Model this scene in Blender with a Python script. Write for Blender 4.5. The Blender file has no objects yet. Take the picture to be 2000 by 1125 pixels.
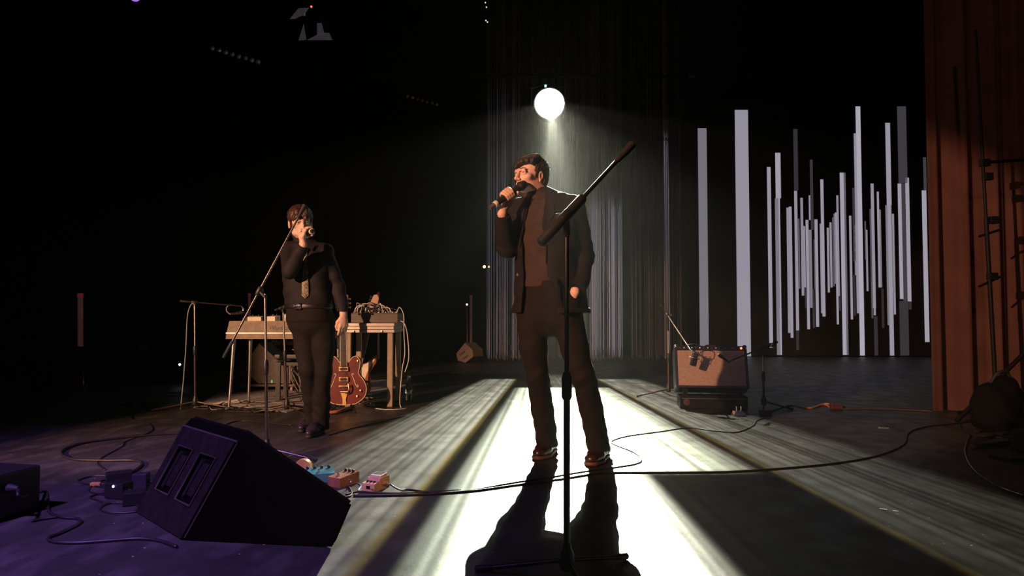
import bpy, math, random
import numpy as np
from mathutils import Vector, Matrix

# ------------------------------------------------------------------ camera
S = bpy.context.scene
COL = S.collection
F, HC, CX, CY, HZ = 1350.0, 0.87, 1000.0, 562.5, 612.0
PITCH = math.atan((HZ - CY) / F)
cam = bpy.data.cameras.new('camera'); cam.sensor_width = 36.0; cam.lens = F / 2000 * 36
cam.clip_start = 0.05; cam.clip_end = 200
camo = bpy.data.objects.new('camera', cam); COL.objects.link(camo)
camo.location = (0, 0, HC); camo.rotation_euler = (math.pi / 2 + PITCH, 0, 0)
S.camera = camo
# ------------------------------------------------------------------ view / world
S.view_settings.view_transform = 'Standard'; S.view_settings.look = 'None'
S.view_settings.gamma = 1.0; S.view_settings.exposure = 0.0; S.view_settings.use_curve_mapping = False
S.cycles.max_bounces = 5; S.cycles.diffuse_bounces = 2; S.cycles.glossy_bounces = 2; S.cycles.transmission_bounces = 5; S.cycles.volume_bounces = 0
W = bpy.data.worlds.new('world'); S.world = W; W.use_nodes = True
W.node_tree.nodes['Background'].inputs[0].default_value = (0.9, 0.55, 0.55, 1)
W.node_tree.nodes['Background'].inputs[1].default_value = 0.0028
_vs = W.node_tree.nodes.new('ShaderNodeVolumeScatter'); _vs.inputs['Density'].default_value = 0.0006; _vs.inputs['Anisotropy'].default_value = 0.55
W.node_tree.links.new(_vs.outputs[0], W.node_tree.nodes['World Output'].inputs['Volume'])

def ray(x, y):
    dx, dz = (x - CX) / F, -(y - CY) / F
    c, s = math.cos(PITCH), math.sin(PITCH)
    return Vector((dx, c - dz * s, s + dz * c))
def at(x, y, Y):
    r = ray(x, y); t = Y / r.y
    return Vector((r.x * t, Y, HC + r.z * t))
def fl(x, y, z=0.0):
    r = ray(x, y); t = (z - HC) / r.z
    return Vector((r.x * t, r.y * t, z))
def plane_hit(x, y, p0, n):
    r = ray(x, y); o = Vector((0, 0, HC)); t = (p0 - o).dot(n) / r.dot(n)
    return o + r * t

# ------------------------------------------------------------------ lights
def nmath(nt, op, a, b=None, c=None, clamp=False):
    n = nt.nodes.new('ShaderNodeMath'); n.operation = op; n.use_clamp = clamp
    for i, v in enumerate((a, b, c)):
        if v is None: continue
        if isinstance(v, (int, float)): n.inputs[i].default_value = v
        else: nt.links.new(v, n.inputs[i])
    return n.outputs[0]
def nramp(nt, fac, stops, interp='LINEAR'):
    n = nt.nodes.new('ShaderNodeValToRGB'); n.color_ramp.interpolation = interp
    e = n.color_ramp.elements
    while len(e) < len(stops): e.new(0.5)
    for i, (p, c) in enumerate(stops):
        e[i].position = p; e[i].color = (c[0], c[1], c[2], 1) if len(c) == 3 else c
    nt.links.new(fac, n.inputs[0]); return n.outputs[0]
def smooth(nt, v, a, b):
    n = nt.nodes.new('ShaderNodeMapRange'); n.interpolation_type = 'SMOOTHSTEP'
    nt.links.new(v, n.inputs[0]); n.inputs[1].default_value = a; n.inputs[2].default_value = b
    n.inputs[3].default_value = 0; n.inputs[4].default_value = 1
    return n.outputs[0]
def spot(name, loc, target, power, color, angle, blend=0.3, radius=0.08):
    l = bpy.data.lights.new(name, 'SPOT'); l.energy = power; l.color = color
    l.spot_size = math.radians(angle); l.spot_blend = blend; l.shadow_soft_size = radius
    o = bpy.data.objects.new(name, l); COL.objects.link(o); o.location = loc
    d = Vector(target) - Vector(loc)
    o.rotation_euler = d.to_track_quat('-Z', 'Y').to_euler()
    return o

LAMP = at(1073, 203, 9.4)                       # the profile lantern that shines towards the camera
# its framing gobo: three bands of light thrown forward on to the stage floor.
bk = bpy.data.lights.new('back_beam', 'SPOT'); bk.energy = 38000; bk.color = (1.0, 1.0, 0.80)
bk.spot_size = math.radians(176); bk.spot_blend = 0.0; bk.shadow_soft_size = 0.012
bko = bpy.data.objects.new('back_beam', bk); COL.objects.link(bko); bko.location = LAMP - Vector((0, 0.16, 0))
bk.use_nodes = True
nt = bk.node_tree
em = next(n for n in nt.nodes if n.type == 'EMISSION')
tc = nt.nodes.new('ShaderNodeTexCoord'); sp = nt.nodes.new('ShaderNodeSeparateXYZ')
nt.links.new(tc.outputs['Normal'], sp.inputs[0])
LZ = LAMP.z
def build_gobo():
    nz = nmath(nt, 'MAXIMUM', nmath(nt, 'ABSOLUTE', sp.outputs[2]), 0.001)
    gx = nmath(nt, 'ADD', nmath(nt, 'MULTIPLY', nmath(nt, 'DIVIDE', sp.outputs[0], nz), LZ), bko.location.x)
    gy = nmath(nt, 'ADD', nmath(nt, 'MULTIPLY', nmath(nt, 'DIVIDE', sp.outputs[1], nz), LZ), bko.location.y)
    dx = nmath(nt, 'SUBTRACT', gx, 0.55)
    tl = nmath(nt, 'DIVIDE', nmath(nt, 'MULTIPLY', dx, -1.0), nmath(nt, 'SUBTRACT', 15.0, gy))
    tr = nmath(nt, 'DIVIDE', dx, nmath(nt, 'SUBTRACT', 19.0, gy))
    Y, K = (1.0, .78, .28), (0, 0, 0)
    def w(v, t=(1, 1, .97)): return tuple(v * c for c in t)
    def y(v): return tuple(v * c for c in Y)
    q = 5.0
    left = nramp(nt, nmath(nt, 'MULTIPLY', tl, q, clamp=True), [
        (0.0, w(1)), (.035 * q, w(.85)), (.050 * q, w(.50, (.93, 1, .9))), (.066 * q, w(.19, (.93, 1, .95))), (.0765 * q, w(.004)),
        (.0825 * q, y(.002)), (.0862 * q, y(.055)), (.0900 * q, w(.120)), (.112 * q, w(.115)), (.118 * q, w(.070)), (.125 * q, w(.110)), (.152 * q, w(.060)), (.163 * q, K)])
    right = nramp(nt, nmath(nt, 'MULTIPLY', tr, q, clamp=True), [
        (0.0, w(1)), (.014 * q, w(.9)), (.024 * q, w(.62, (.93, 1, .9))), (.042 * q, w(.34, (.93, 1, .9))), (.0510 * q, w(.16)), (.0545 * q, w(.002)),
        (.0572 * q, y(.004)), (.0592 * q, y(.058)), (.0618 * q, w(.095)), (.082 * q, w(.080)), (.088 * q, w(.036)), (.094 * q, w(.075)), (.110 * q, w(.045)), (.1175 * q, K)])
    side = nmath(nt, 'GREATER_THAN', dx, 0.0)
    mx = nt.nodes.new('ShaderNodeMixRGB'); nt.links.new(side, mx.inputs[0]); nt.links.new(left, mx.inputs[1]); nt.links.new(right, mx.inputs[2])
    # far edge of the patch: the middle band starts a metre nearer than the side bands
    tany = nmath(nt, 'ADD', nmath(nt, 'MAXIMUM', tl, 0.0), nmath(nt, 'MULTIPLY', nmath(nt, 'MAXIMUM', tr, 0.0), 1.45))
    is_mid = nmath(nt, 'LESS_THAN', tany, 0.0795)
    far_s = nmath(nt, 'SUBTRACT', 1.0, smooth(nt, gy, 9.05, 9.3))
    far_m = nmath(nt, 'SUBTRACT', 1.0, smooth(nt, gy, 8.05, 8.2))
    inner = nmath(nt, 'MULTIPLY', nmath(nt, 'SUBTRACT', 1.0, smooth(nt, gy, 9.2, 10.2)), nmath(nt, 'MULTIPLY', nmath(nt, 'LESS_THAN', nmath(nt, 'ABSOLUTE', nmath(nt, 'SUBTRACT', dx, 0.09)), 0.16), 0.05))
    far_m = nmath(nt, 'MAXIMUM', far_m, inner)
    far = nmath(nt, 'ADD', nmath(nt, 'MULTIPLY', is_mid, far_m), nmath(nt, 'MULTIPLY', nmath(nt, 'SUBTRACT', 1.0, is_mid), far_s))
    # the right half of the middle band is cut by a shutter near the footlights
    cut = nmath(nt, 'MULTIPLY', nmath(nt, 'MULTIPLY', smooth(nt, nmath(nt, 'MULTIPLY', gy, -1), -3.95, -3.74), smooth(nt, tr, 0.0005, 0.0145)), nmath(nt, 'LESS_THAN', tr, 0.0555))
    keep = nmath(nt, 'SUBTRACT', 1.0, nmath(nt, 'MULTIPLY', cut, 0.996))
    # fine streaks along the bands
    cb = nt.nodes.new('ShaderNodeCombineXYZ'); nt.links.new(nmath(nt, 'MULTIPLY', nmath(nt, 'SUBTRACT', tr, tl), 1.0), cb.inputs[0])
    nz1 = nt.nodes.new('ShaderNodeTexNoise'); nz1.inputs['Scale'].default_value = 135; nz1.inputs['Detail'].default_value = 1.5
    nt.links.new(cb.outputs[0], nz1.inputs['Vector'])
    stre = nmath(nt, 'ADD', nmath(nt, 'MULTIPLY', smooth(nt, nz1.outputs[0], .36, .60), 0.66), 0.44)
    tot = nmath(nt, 'MULTIPLY', nmath(nt, 'MULTIPLY', nmath(nt, 'MULTIPLY', far, keep), stre), smooth(nt, gy, -1.9, -1.2))
    nt.links.new(mx.outputs[0], em.inputs['Color']); nt.links.new(tot, em.inputs['Strength'])
build_gobo()

KEY = spot('front_key', (-5.75, -2.7, 3.3), (0.95, 4.55, 1.32), 4700, (1.0, 0.47, 0.27), 19, 0.3, 0.05)
KEY2 = spot('front_key_left', (-6.2, -2.2, 2.9), (-1.75, 5.7, 0.75), 5000, (1.0, 0.52, 0.30), 22, 0.4, 0.05)
FLAP_FILL = spot('flap_fill', (-1.0, 3.0, 5.6), at(600, 55, 8.6), 60, (.85, .8, 1.0), 16, 0.8, 0.1)  # added spot that brightens the barn-door flaps, no known source
PUR = spot('purple_wash', (-3.2, 0.2, 4.6), (-2.6, 2.3, 0.0), 2300, (0.44, 0.22, 1.0), 56, 1.0, 0.15)
PUR2 = spot('purple_front', (2.6, -2.6, 4.2), (1.85, 6.2, 0.3), 110, (0.55, 0.25, 1.0), 20, 0.8, 0.1)
PED = spot('pedal_fill', (0.9, -3.0, 2.6), (-.80, 3.55, 0.0), 520, (1.0, 0.50, 0.26), 8, 0.6, 0.05)  # added spot, source unseen, gives the pedals their orange fronts
CUR = spot('curtain_fill', (1.2, -2.0, 4.4), (4.7, 6.1, 2.0), 230, (1.0, 0.55, 0.40), 34, 0.7, 0.1)  # extra spot added to carry warm light up the side curtain
# picture projector over the auditorium that paints pale bars on the hanging strings
PRJ = spot('projector', (1.5, -1.5, 4.9), (0.6, 12.8, 2.6), 16000, (0.86, 0.80, 1.0), 34, 0.0, 0.01)
def build_projector():
    l = PRJ.data; l.use_nodes = True; t = l.node_tree
    e = next(n for n in t.nodes if n.type == 'EMISSION')
    tcn = t.nodes.new('ShaderNodeTexCoord'); s = t.nodes.new('ShaderNodeSeparateXYZ'); t.links.new(tcn.outputs['Normal'], s.inputs[0])
    z = nmath(t, 'MAXIMUM', nmath(t, 'ABSOLUTE', s.outputs[2]), 0.001)
    u = nmath(t, 'DIVIDE', s.outputs[0], z); v = nmath(t, 'DIVIDE', s.outputs[1], z)
    Ri = PRJ.rotation_euler.to_matrix().inverted()
    def uv(px, py, Y=12.6):
        d = Ri @ (at(px, py, Y) - PRJ.location); return d.x / -d.z, d.y / -d.z
    tot = None
    for x0, x1, yt, yb, b, soft in [(950, 1014, 150, 705, .22, .5), (1040, 1112, 160, 640, .16, .5), (1118, 1240, 430, 705, .10, .3), (1153, 1217, 380, 692, .55, .15), (1296, 1308, 262, 690, .35, .05)]:
        ua, _ = uv(x0, 450); ub, _ = uv(x1, 450); _, vt = uv((x0 + x1) / 2, yt); _, vb = uv((x0 + x1) / 2, yb)
        ua, ub = min(ua, ub), max(ua, ub); vlo, vhi = min(vt, vb), max(vt, vb); wd = (ub - ua) * .18; hh = (vhi - vlo)
        m = nmath(t, 'MULTIPLY', smooth(t, u, ua - wd, ua + wd), nmath(t, 'SUBTRACT', 1.0, smooth(t, u, ub - wd, ub + wd)))
        n = nmath(t, 'MULTIPLY', smooth(t, v, vlo, vlo + .02 * hh), nmath(t, 'SUBTRACT', 1.0, smooth(t, v, vhi - soft * hh, vhi)))
        k = nmath(t, 'MULTIPLY', nmath(t, 'MULTIPLY', m, n), b)
        tot = k if tot is None else nmath(t, 'ADD', tot, k)
    t.links.new(tot, e.inputs['Strength'])
build_projector()

# ------------------------------------------------------------------ materials
MATS = {}
def mat(name, col, rough=0.5, metal=0.0, var=0.12, scale=18.0, bump=0.0, bscale=120.0, emit=None, estr=0.0, trans=0.0, spec=0.5, coat=0.0, sheen=0.0):
    if name in MATS: return MATS[name]
    m = bpy.data.materials.new(name); m.use_nodes = True; t = m.node_tree
    b = t.nodes['Principled BSDF']
    b.inputs['Roughness'].default_value = rough; b.inputs['Metallic'].default_value = metal
    b.inputs['Specular IOR Level'].default_value = spec
    if trans: b.inputs['Transmission Weight'].default_value = trans
    if coat: b.inputs['Coat Weight'].default_value = coat
    if sheen: b.inputs['Sheen Weight'].default_value = sheen; b.inputs['Sheen Roughness'].default_value = .35; b.inputs['Sheen Tint'].default_value = (1, .92, .8, 1)
    c = t.nodes.new('ShaderNodeTexCoord'); n = t.nodes.new('ShaderNodeTexNoise')
    n.inputs['Scale'].default_value = scale; n.inputs['Detail'].default_value = 4
    t.links.new(c.outputs['Object'], n.inputs['Vector'])
    lo = tuple(max(0, v * (1 - var)) for v in col); hi = tuple(min(1, v * (1 + var)) for v in col)
    t.links.new(nramp(t, n.outputs[0], [(.3, lo), (.7, hi)]), b.inputs['Base Color'])
    if bump:
        n2 = t.nodes.new('ShaderNodeTexNoise'); n2.inputs['Scale'].default_value = bscale; n2.inputs['Detail'].default_value = 3
        t.links.new(c.outputs['Object'], n2.inputs['Vector'])
        bp = t.nodes.new('ShaderNodeBump'); bp.inputs['Strength'].default_value = bump; bp.inputs['Distance'].default_value = 0.004
        t.links.new(n2.outputs[0], bp.inputs['Height']); t.links.new(bp.outputs[0], b.inputs['Normal'])
    if emit:
        b.inputs['Emission Color'].default_value = (*emit, 1); b.inputs['Emission Strength'].default_value = estr
    MATS[name] = m; return m
def floor_mat():
    m = bpy.data.materials.new('stage_floor'); m.use_nodes = True; t = m.node_tree; b = t.nodes['Principled BSDF']
    c = t.nodes.new('ShaderNodeTexCoord')
    def noise(sc, stretch=(1, 1, 1), det=5):
        mp = t.nodes.new('ShaderNodeMapping'); mp.inputs['Scale'].default_value = stretch
        t.links.new(c.outputs['Object'], mp.inputs[0])
        n = t.nodes.new('ShaderNodeTexNoise'); n.inputs['Scale'].default_value = sc; n.inputs['Detail'].default_value = det
        t.links.new(mp.outputs[0], n.inputs['Vector']); return n.outputs[0]
    base = nramp(t, noise(2.2), [(.3, (.019, .018, .017)), (.7, (.040, .038, .036))])
    scuff = nramp(t, noise(9, (1, .35, 1)), [(.48, (0, 0, 0)), (.72, (.036, .035, .033))])
    vor = t.nodes.new('ShaderNodeTexVoronoi'); vor.inputs['Scale'].default_value = 13
    t.links.new(c.outputs['Object'], vor.inputs['Vector'])
    dots = nramp(t, vor.outputs[0], [(.03, (.45, .44, .40)), (.06, (0, 0, 0))])
    def add(a, bb):
        n = t.nodes.new('ShaderNodeMixRGB'); n.blend_type = 'ADD'; n.inputs[0].default_value = 1
        t.links.new(a, n.inputs[1]); t.links.new(bb, n.inputs[2]); return n.outputs[0]
    t.links.new(add(add(base, scuff), dots), b.inputs['Base Color'])
    rr = nramp(t, noise(6), [(.3, (.40,) * 3), (.7, (.58,) * 3)])
    t.links.new(rr, b.inputs['Roughness']); b.inputs['Specular IOR Level'].default_value = 0.35
    bp = t.nodes.new('ShaderNodeBump'); bp.inputs['Strength'].default_value = .25; bp.inputs['Distance'].default_value = .003
    t.links.new(noise(40), bp.inputs['Height']); t.links.new(bp.outputs[0], b.inputs['Normal'])
    return m
M_FLOOR = floor_mat()
M_DRAPE = mat('black_drape', (.0022, .0018, .0018), .95, var=.3, spec=.02)
M_SCREEN = mat('screen_cloth', (.013, .009, .009), .9, var=.15, spec=.1)
M_BLACK = mat('black_paint', (.012, .012, .012), .45)
M_MATTE = mat('matte_black', (.004, .004, .004), .6, spec=.2)
M_CARPET = mat('black_carpet', (.0022, .002, .002), .95, bump=.6, bscale=260, spec=.02)
M_RUB = mat('black_rubber', (.010, .010, .010), .7)
M_CABLE = mat('cable_black', (.012, .011, .011), .45)
M_CHROME = mat('chrome', (.75, .75, .74), .18, 1.0, var=.05)
M_STEEL = mat('dull_steel', (.42, .40, .38), .35, 1.0)
M_POLE = mat('stand_black_metal', (.010, .010, .010), .38, .2)
M_GOLD = mat('gold_metal', (.80, .52, .18), .28, 1.0)
M_SKIN = mat('skin', (.72, .47, .37), .5, var=.10, scale=30, spec=.3)
M_WHITE = mat('white_plastic', (.75, .72, .68), .4)
M_CREAM = mat('cream_enamel', (.72, .62, .45), .45)
M_WOODCASE = mat('brown_case', (.20, .145, .085), .55, var=.2)
M_ALU = mat('aluminium', (.52, .47, .40), .35, .7, var=.15)

# ------------------------------------------------------------------ object helpers
ORG = {}
def tag(o, label=None, cat=None, group=None, kind=None):
    if label: o['label'] = label
    if cat: o['category'] = cat
    if group: o['group'] = group
    if kind: o['kind'] = kind
    return o
def thing(name, loc, label, cat, group=None):
    o = bpy.data.objects.new(name, None); COL.objects.link(o); o.location = loc; o.empty_display_size = .1
    ORG[o.name] = Vector(loc); return tag(o, label, cat, group)
def ortho(d):
    d = Vector(d).normalized()
    u = d.cross(Vector((0, 0, 1)))
    if u.length < 1e-3: u = Vector((1, 0, 0))
    u.normalize(); return u, d.cross(u).normalized()
def catmull(pts, n=6, closed=False):
    P = [Vector(p) for p in pts]
    if len(P) < 3: return P
    out = []
    L = len(P)
    for i in range(L - 1):
        p0 = P[max(i - 1, 0)]; p1 = P[i]; p2 = P[i + 1]; p3 = P[min(i + 2, L - 1)]
        for k in range(n):
            t = k / n
            out.append(.5 * ((2 * p1) + (p2 - p0) * t + (2 * p0 - 5 * p1 + 4 * p2 - p3) * t * t + (3 * p1 - p0 - 3 * p2 + p3) * t ** 3))
    out.append(P[-1]); return out
class MB:
    def __init__(s): s.v = []; s.f = []
    def add(s, vs, fs):
        o = len(s.v); s.v += [Vector(v) for v in vs]; s.f += [tuple(i + o for i in f) for f in fs]; return s
    def box(s, c, size, R=None):
        c = Vector(c); h = [x / 2 for x in size]; vs = []
        for x in (-1, 1):
            for y in (-1, 1):
                for z in (-1, 1):
                    p = Vector((x * h[0], y * h[1], z * h[2])); vs.append(c + (R @ p if R else p))
        return s.add(vs, [(0, 1, 3, 2), (4, 6, 7, 5), (0, 4, 5, 1), (2, 3, 7, 6), (0, 2, 6, 4), (1, 5, 7, 3)])
    def rbox(s, c, size, b=.006, R=None):
        # box with chamfered edges
        c = Vector(c); hx, hy, hz = [x / 2 for x in size]; b = min(b, hx * .9, hy * .9, hz * .9)
        import bmesh
        bm = bmesh.new(); bmesh.ops.create_cube(bm, size=1)
        for v in bm.verts: v.co = Vector((v.co.x * 2 * hx, v.co.y * 2 * hy, v.co.z * 2 * hz))
        bmesh.ops.bevel(bm, geom=list(bm.edges), offset=b, segments=2, profile=.6, affect='EDGES')
        bm.verts.index_update()
        vs = [c + (R @ v.co if R else v.co) for v in bm.verts]; fs = [tuple(v.index for v in f.verts) for f in bm.faces]
        bm.free(); return s.add(vs, fs)
    def tube(s, pts, r, n=8, cap=True):
        P = [Vector(p) for p in pts]; L = len(P)
        rs = r if isinstance(r, (list, tuple)) else [r] * L
        o = len(s.v); u = None
        for i in range(L):
            d = (P[min(i + 1, L - 1)] - P[max(i - 1, 0)])
            if d.length < 1e-9: d = Vector((0, 0, 1))
            d.normalize()
            if u is None: u, w = ortho(d)
            else:
                u = u - d * u.dot(d)
                if u.length < 1e-6: u, w = ortho(d)
                u.normalize(); w = d.cross(u)
            for k in range(n):
                a = 2 * math.pi * k / n
                s.v.append(P[i] + (u * math.cos(a) + w * math.sin(a)) * rs[i])
        for i in range(L - 1):
            for k in range(n):
                a, b = o + i * n + k, o + i * n + (k + 1) % n
                s.f.append((a, b, b + n, a + n))
        if cap:
            s.f.append(tuple(o + k for k in range(n))[::-1]); s.f.append(tuple(o + (L - 1) * n + k for k in range(n)))
        return s
    def lathe(s, a, axis, prof, n=16):
        # prof: (distance along axis, radius)
        a = Vector(a); ax = Vector(axis).normalized()
        return s.tube_frame([a + ax * p[0] for p in prof], [max(p[1], 1e-4) for p in prof], ax, n)
    def tube_frame(s, P, rs, ax, n):
        u, w = ortho(ax); o = len(s.v); L = len(P)
        for i in range(L):
            for k in range(n):
                t = 2 * math.pi * k / n; s.v.append(P[i] + (u * math.cos(t) + w * math.sin(t)) * rs[i])
        for i in range(L - 1):
            for k in range(n):
                a, b = o + i * n + k, o + i * n + (k + 1) % n
                s.f.append((a, b, b + n, a + n))
        s.f.append(tuple(o + k for k in range(n))[::-1]); s.f.append(tuple(o + (L - 1) * n + k for k in range(n)))
        return s
    def prism(s, outline, o, ex, ey, ez, d0, d1):
        # outline in (ex, ey); extruded along ez from d0 to d1
        n = len(outline); o = Vector(o)
        vs = [o + ex * p[0] + ey * p[1] + ez * d0 for p in outline] + [o + ex * p[0] + ey * p[1] + ez * d1 for p in outline]
        return s.add(vs, [tuple(range(n))[::-1], tuple(range(n, 2 * n))] + [(i, (i + 1) % n, n + (i + 1) % n, n + i) for i in range(n)])
    def sphere(s, c, r, n=12, sc=(1, 1, 1)):
        c = Vector(c); vs = []; m = n // 2
        for i in range(1, m):
            th = math.pi * i / m
            for k in range(n):
                ph = 2 * math.pi * k / n
                vs.append(c + Vector((r * sc[0] * math.sin(th) * math.cos(ph), r * sc[1] * math.sin(th) * math.sin(ph), r * sc[2] * math.cos(th))))
        vs += [c + Vector((0, 0, r * sc[2])), c - Vector((0, 0, r * sc[2]))]
        T = len(vs); fs = []
        for i in range(m - 2):
            for k in range(n): fs.append((i * n + k, (i + 1) * n + k, (i + 1) * n + (k + 1) % n, i * n + (k + 1) % n))
        for k in range(n):
            fs.append((T - 2, k, (k + 1) % n)); fs.append((T - 1, (m - 2) * n + (k + 1) % n, (m - 2) * n + k))
        return s.add(vs, fs)
    def build(s, name, m, parent=None, smooth=None, origin=None):
        me = bpy.data.meshes.new(name)
        if parent is not None: org = ORG[parent.name]
        elif origin is not None: org = Vector(origin)
        else:
            xs = [v.x for v in s.v]; ys = [v.y for v in s.v]; zs = [v.z for v in s.v]
            org = Vector(((min(xs) + max(xs)) / 2, (min(ys) + max(ys)) / 2, min(zs)))
        me.from_pydata([tuple(v - org) for v in s.v], [], s.f); me.update()
        import bmesh
        bm = bmesh.new(); bm.from_mesh(me); bmesh.ops.recalc_face_normals(bm, faces=list(bm.faces)); bm.to_mesh(me); bm.free()
        me.materials.append(m)
        o = bpy.data.objects.new(name, me); COL.objects.link(o)
        if parent is not None: o.parent = parent
        else: o.location = org
        ORG[o.name] = org
        if smooth is not None:
            me.polygons.foreach_set('use_smooth', [True] * len(me.polygons))
            me.set_sharp_from_angle(angle=math.radians(smooth))
        return o
def text_part(name, body, o, ex, ey, height, m, parent, shear=0.0, depth=.002, align='CENTER'):
    cu = bpy.data.curves.new('t', 'FONT'); cu.body = body; cu.size = 1; cu.shear = shear; cu.extrude = 0; cu.align_x = align; cu.align_y = 'CENTER'
    ob = bpy.data.objects.new('t', cu); COL.objects.link(ob)
    bpy.context.view_layer.update()
    me = ob.evaluated_get(bpy.context.evaluated_depsgraph_get()).to_mesh()
    ez = ex.cross(ey); mb = MB(); k = height / .7
    mb.v = [o + ex * v.co.x * k + ey * v.co.y * k + ez * (v.co.z * k + depth) for v in me.vertices]
    mb.f = [tuple(p.vertices) for p in me.polygons]
    bpy.data.objects.remove(ob)
    return mb.build(name, m, parent)
X, Yv, Z = Vector((1, 0, 0)), Vector((0, 1, 0)), Vector((0, 0, 1))
NV = -Yv
def rotz(a): return Matrix.Rotation(a, 3, 'Z')
random.seed(7)

# ------------------------------------------------------------------ the setting
BACK = 13.9
fm = MB(); fm.add([(-9, -.0, 0), (11, -.0, 0), (11, 15, 0), (-9, 15, 0)], [(0, 1, 2, 3)])
fm.add([(-9, 0, -.12), (11, 0, -.12), (11, 15, -.12), (-9, 15, -.12)], [(3, 2, 1, 0)])
tag(fm.build('floor', M_FLOOR, origin=(0, 7, 0)), kind='structure')
def drape(name, p0, p1, h, m, amp=.05, wl=.28, seed=0, step=.035, z0=0.0, jit=.35):
    p0, p1 = Vector(p0), Vector(p1); L = (p1 - p0).length; d = (p1 - p0).normalized(); nrm = Vector((d.y, -d.x, 0))
    rnd = random.Random(seed); n = int(L / step) + 1; ph = 0; mb = MB(); rows = [z0, z0 + h * .08, z0 + h * .3, z0 + h * .65, z0 + h]
    offs = []
    for i in range(n + 1):
        ph += step / wl * 2 * math.pi * (1 + jit * (rnd.random() - .5) * 2); offs.append((math.sin(ph) + .35 * math.sin(ph * 2.3 + 1), math.cos(ph * .5)))
    for j, z in enumerate(rows):
        for i in range(n + 1):
            a = amp * (1.15 - .5 * j / (len(rows) - 1))
            mb.v.append(p0 + d * (L * i / n) + nrm * offs[i][0] * a + d * offs[i][1] * amp * .3 + Z * z)
    for j in range(len(rows) - 1):
        for i in range(n):
            a = j * (n + 1) + i; mb.f.append((a, a + 1, a + n + 2, a + n + 1))
    return mb.build(name, m, smooth=180)
tag(drape('wall_left', (-8.6, 4.2, 0), (-3.0, 13.8, 0), 9, M_DRAPE, .05, .4, 1, .06), kind='structure')
wb = MB().box((1, BACK + .35, 4.5), (20, .1, 9)); tag(wb.build('wall_back', M_DRAPE), kind='structure')
wr = MB().box((9.5, 7, 4.5), (.1, 14.5, 9)); tag(wr.build('wall_right', M_DRAPE), kind='structure')
ce = MB().box((1, 7.5, 9.05), (20, 16, .1)); tag(ce.build('ceiling', M_DRAPE), kind='structure')

# projection screen; glowing strips stand in for the projected bars of light
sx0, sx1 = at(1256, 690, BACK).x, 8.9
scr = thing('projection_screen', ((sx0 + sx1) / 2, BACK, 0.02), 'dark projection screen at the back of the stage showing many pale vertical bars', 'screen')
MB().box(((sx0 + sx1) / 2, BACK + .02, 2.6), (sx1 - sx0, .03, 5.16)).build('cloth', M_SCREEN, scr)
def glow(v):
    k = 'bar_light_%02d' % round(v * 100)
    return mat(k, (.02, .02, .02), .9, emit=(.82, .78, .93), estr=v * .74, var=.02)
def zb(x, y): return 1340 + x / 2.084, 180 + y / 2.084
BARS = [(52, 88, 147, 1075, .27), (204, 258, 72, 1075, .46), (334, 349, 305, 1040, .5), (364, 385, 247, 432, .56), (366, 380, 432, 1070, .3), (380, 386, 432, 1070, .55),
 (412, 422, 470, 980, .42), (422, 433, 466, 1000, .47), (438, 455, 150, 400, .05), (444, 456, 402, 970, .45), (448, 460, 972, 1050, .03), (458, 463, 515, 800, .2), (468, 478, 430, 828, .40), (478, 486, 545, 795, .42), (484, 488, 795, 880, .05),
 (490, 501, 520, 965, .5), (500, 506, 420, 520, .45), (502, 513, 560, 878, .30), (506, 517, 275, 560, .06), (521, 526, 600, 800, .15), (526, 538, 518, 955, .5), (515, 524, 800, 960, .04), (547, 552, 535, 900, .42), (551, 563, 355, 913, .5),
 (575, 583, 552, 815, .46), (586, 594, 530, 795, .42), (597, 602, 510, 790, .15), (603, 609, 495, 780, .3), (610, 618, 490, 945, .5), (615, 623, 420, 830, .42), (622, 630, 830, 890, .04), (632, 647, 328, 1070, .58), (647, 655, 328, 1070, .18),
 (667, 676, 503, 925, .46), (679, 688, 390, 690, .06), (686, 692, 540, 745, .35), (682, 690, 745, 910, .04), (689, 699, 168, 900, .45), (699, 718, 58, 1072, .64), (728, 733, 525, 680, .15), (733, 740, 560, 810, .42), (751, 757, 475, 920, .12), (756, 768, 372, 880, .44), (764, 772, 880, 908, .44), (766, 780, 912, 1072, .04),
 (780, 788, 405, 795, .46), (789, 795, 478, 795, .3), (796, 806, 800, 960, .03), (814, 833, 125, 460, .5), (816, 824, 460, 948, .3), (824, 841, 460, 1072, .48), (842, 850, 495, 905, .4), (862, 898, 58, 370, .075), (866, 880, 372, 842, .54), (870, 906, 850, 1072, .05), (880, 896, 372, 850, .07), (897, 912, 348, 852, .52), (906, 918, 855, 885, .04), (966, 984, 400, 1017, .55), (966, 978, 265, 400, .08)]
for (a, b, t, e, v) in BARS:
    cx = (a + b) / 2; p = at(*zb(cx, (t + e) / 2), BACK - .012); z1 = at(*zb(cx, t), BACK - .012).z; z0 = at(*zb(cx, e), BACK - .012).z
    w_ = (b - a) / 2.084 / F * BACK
    MB().box((p.x, BACK - .012, (z0 + z1) / 2), (w_, .006, z1 - z0)).build('bar_glow_strip', glow(v), scr)

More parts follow.
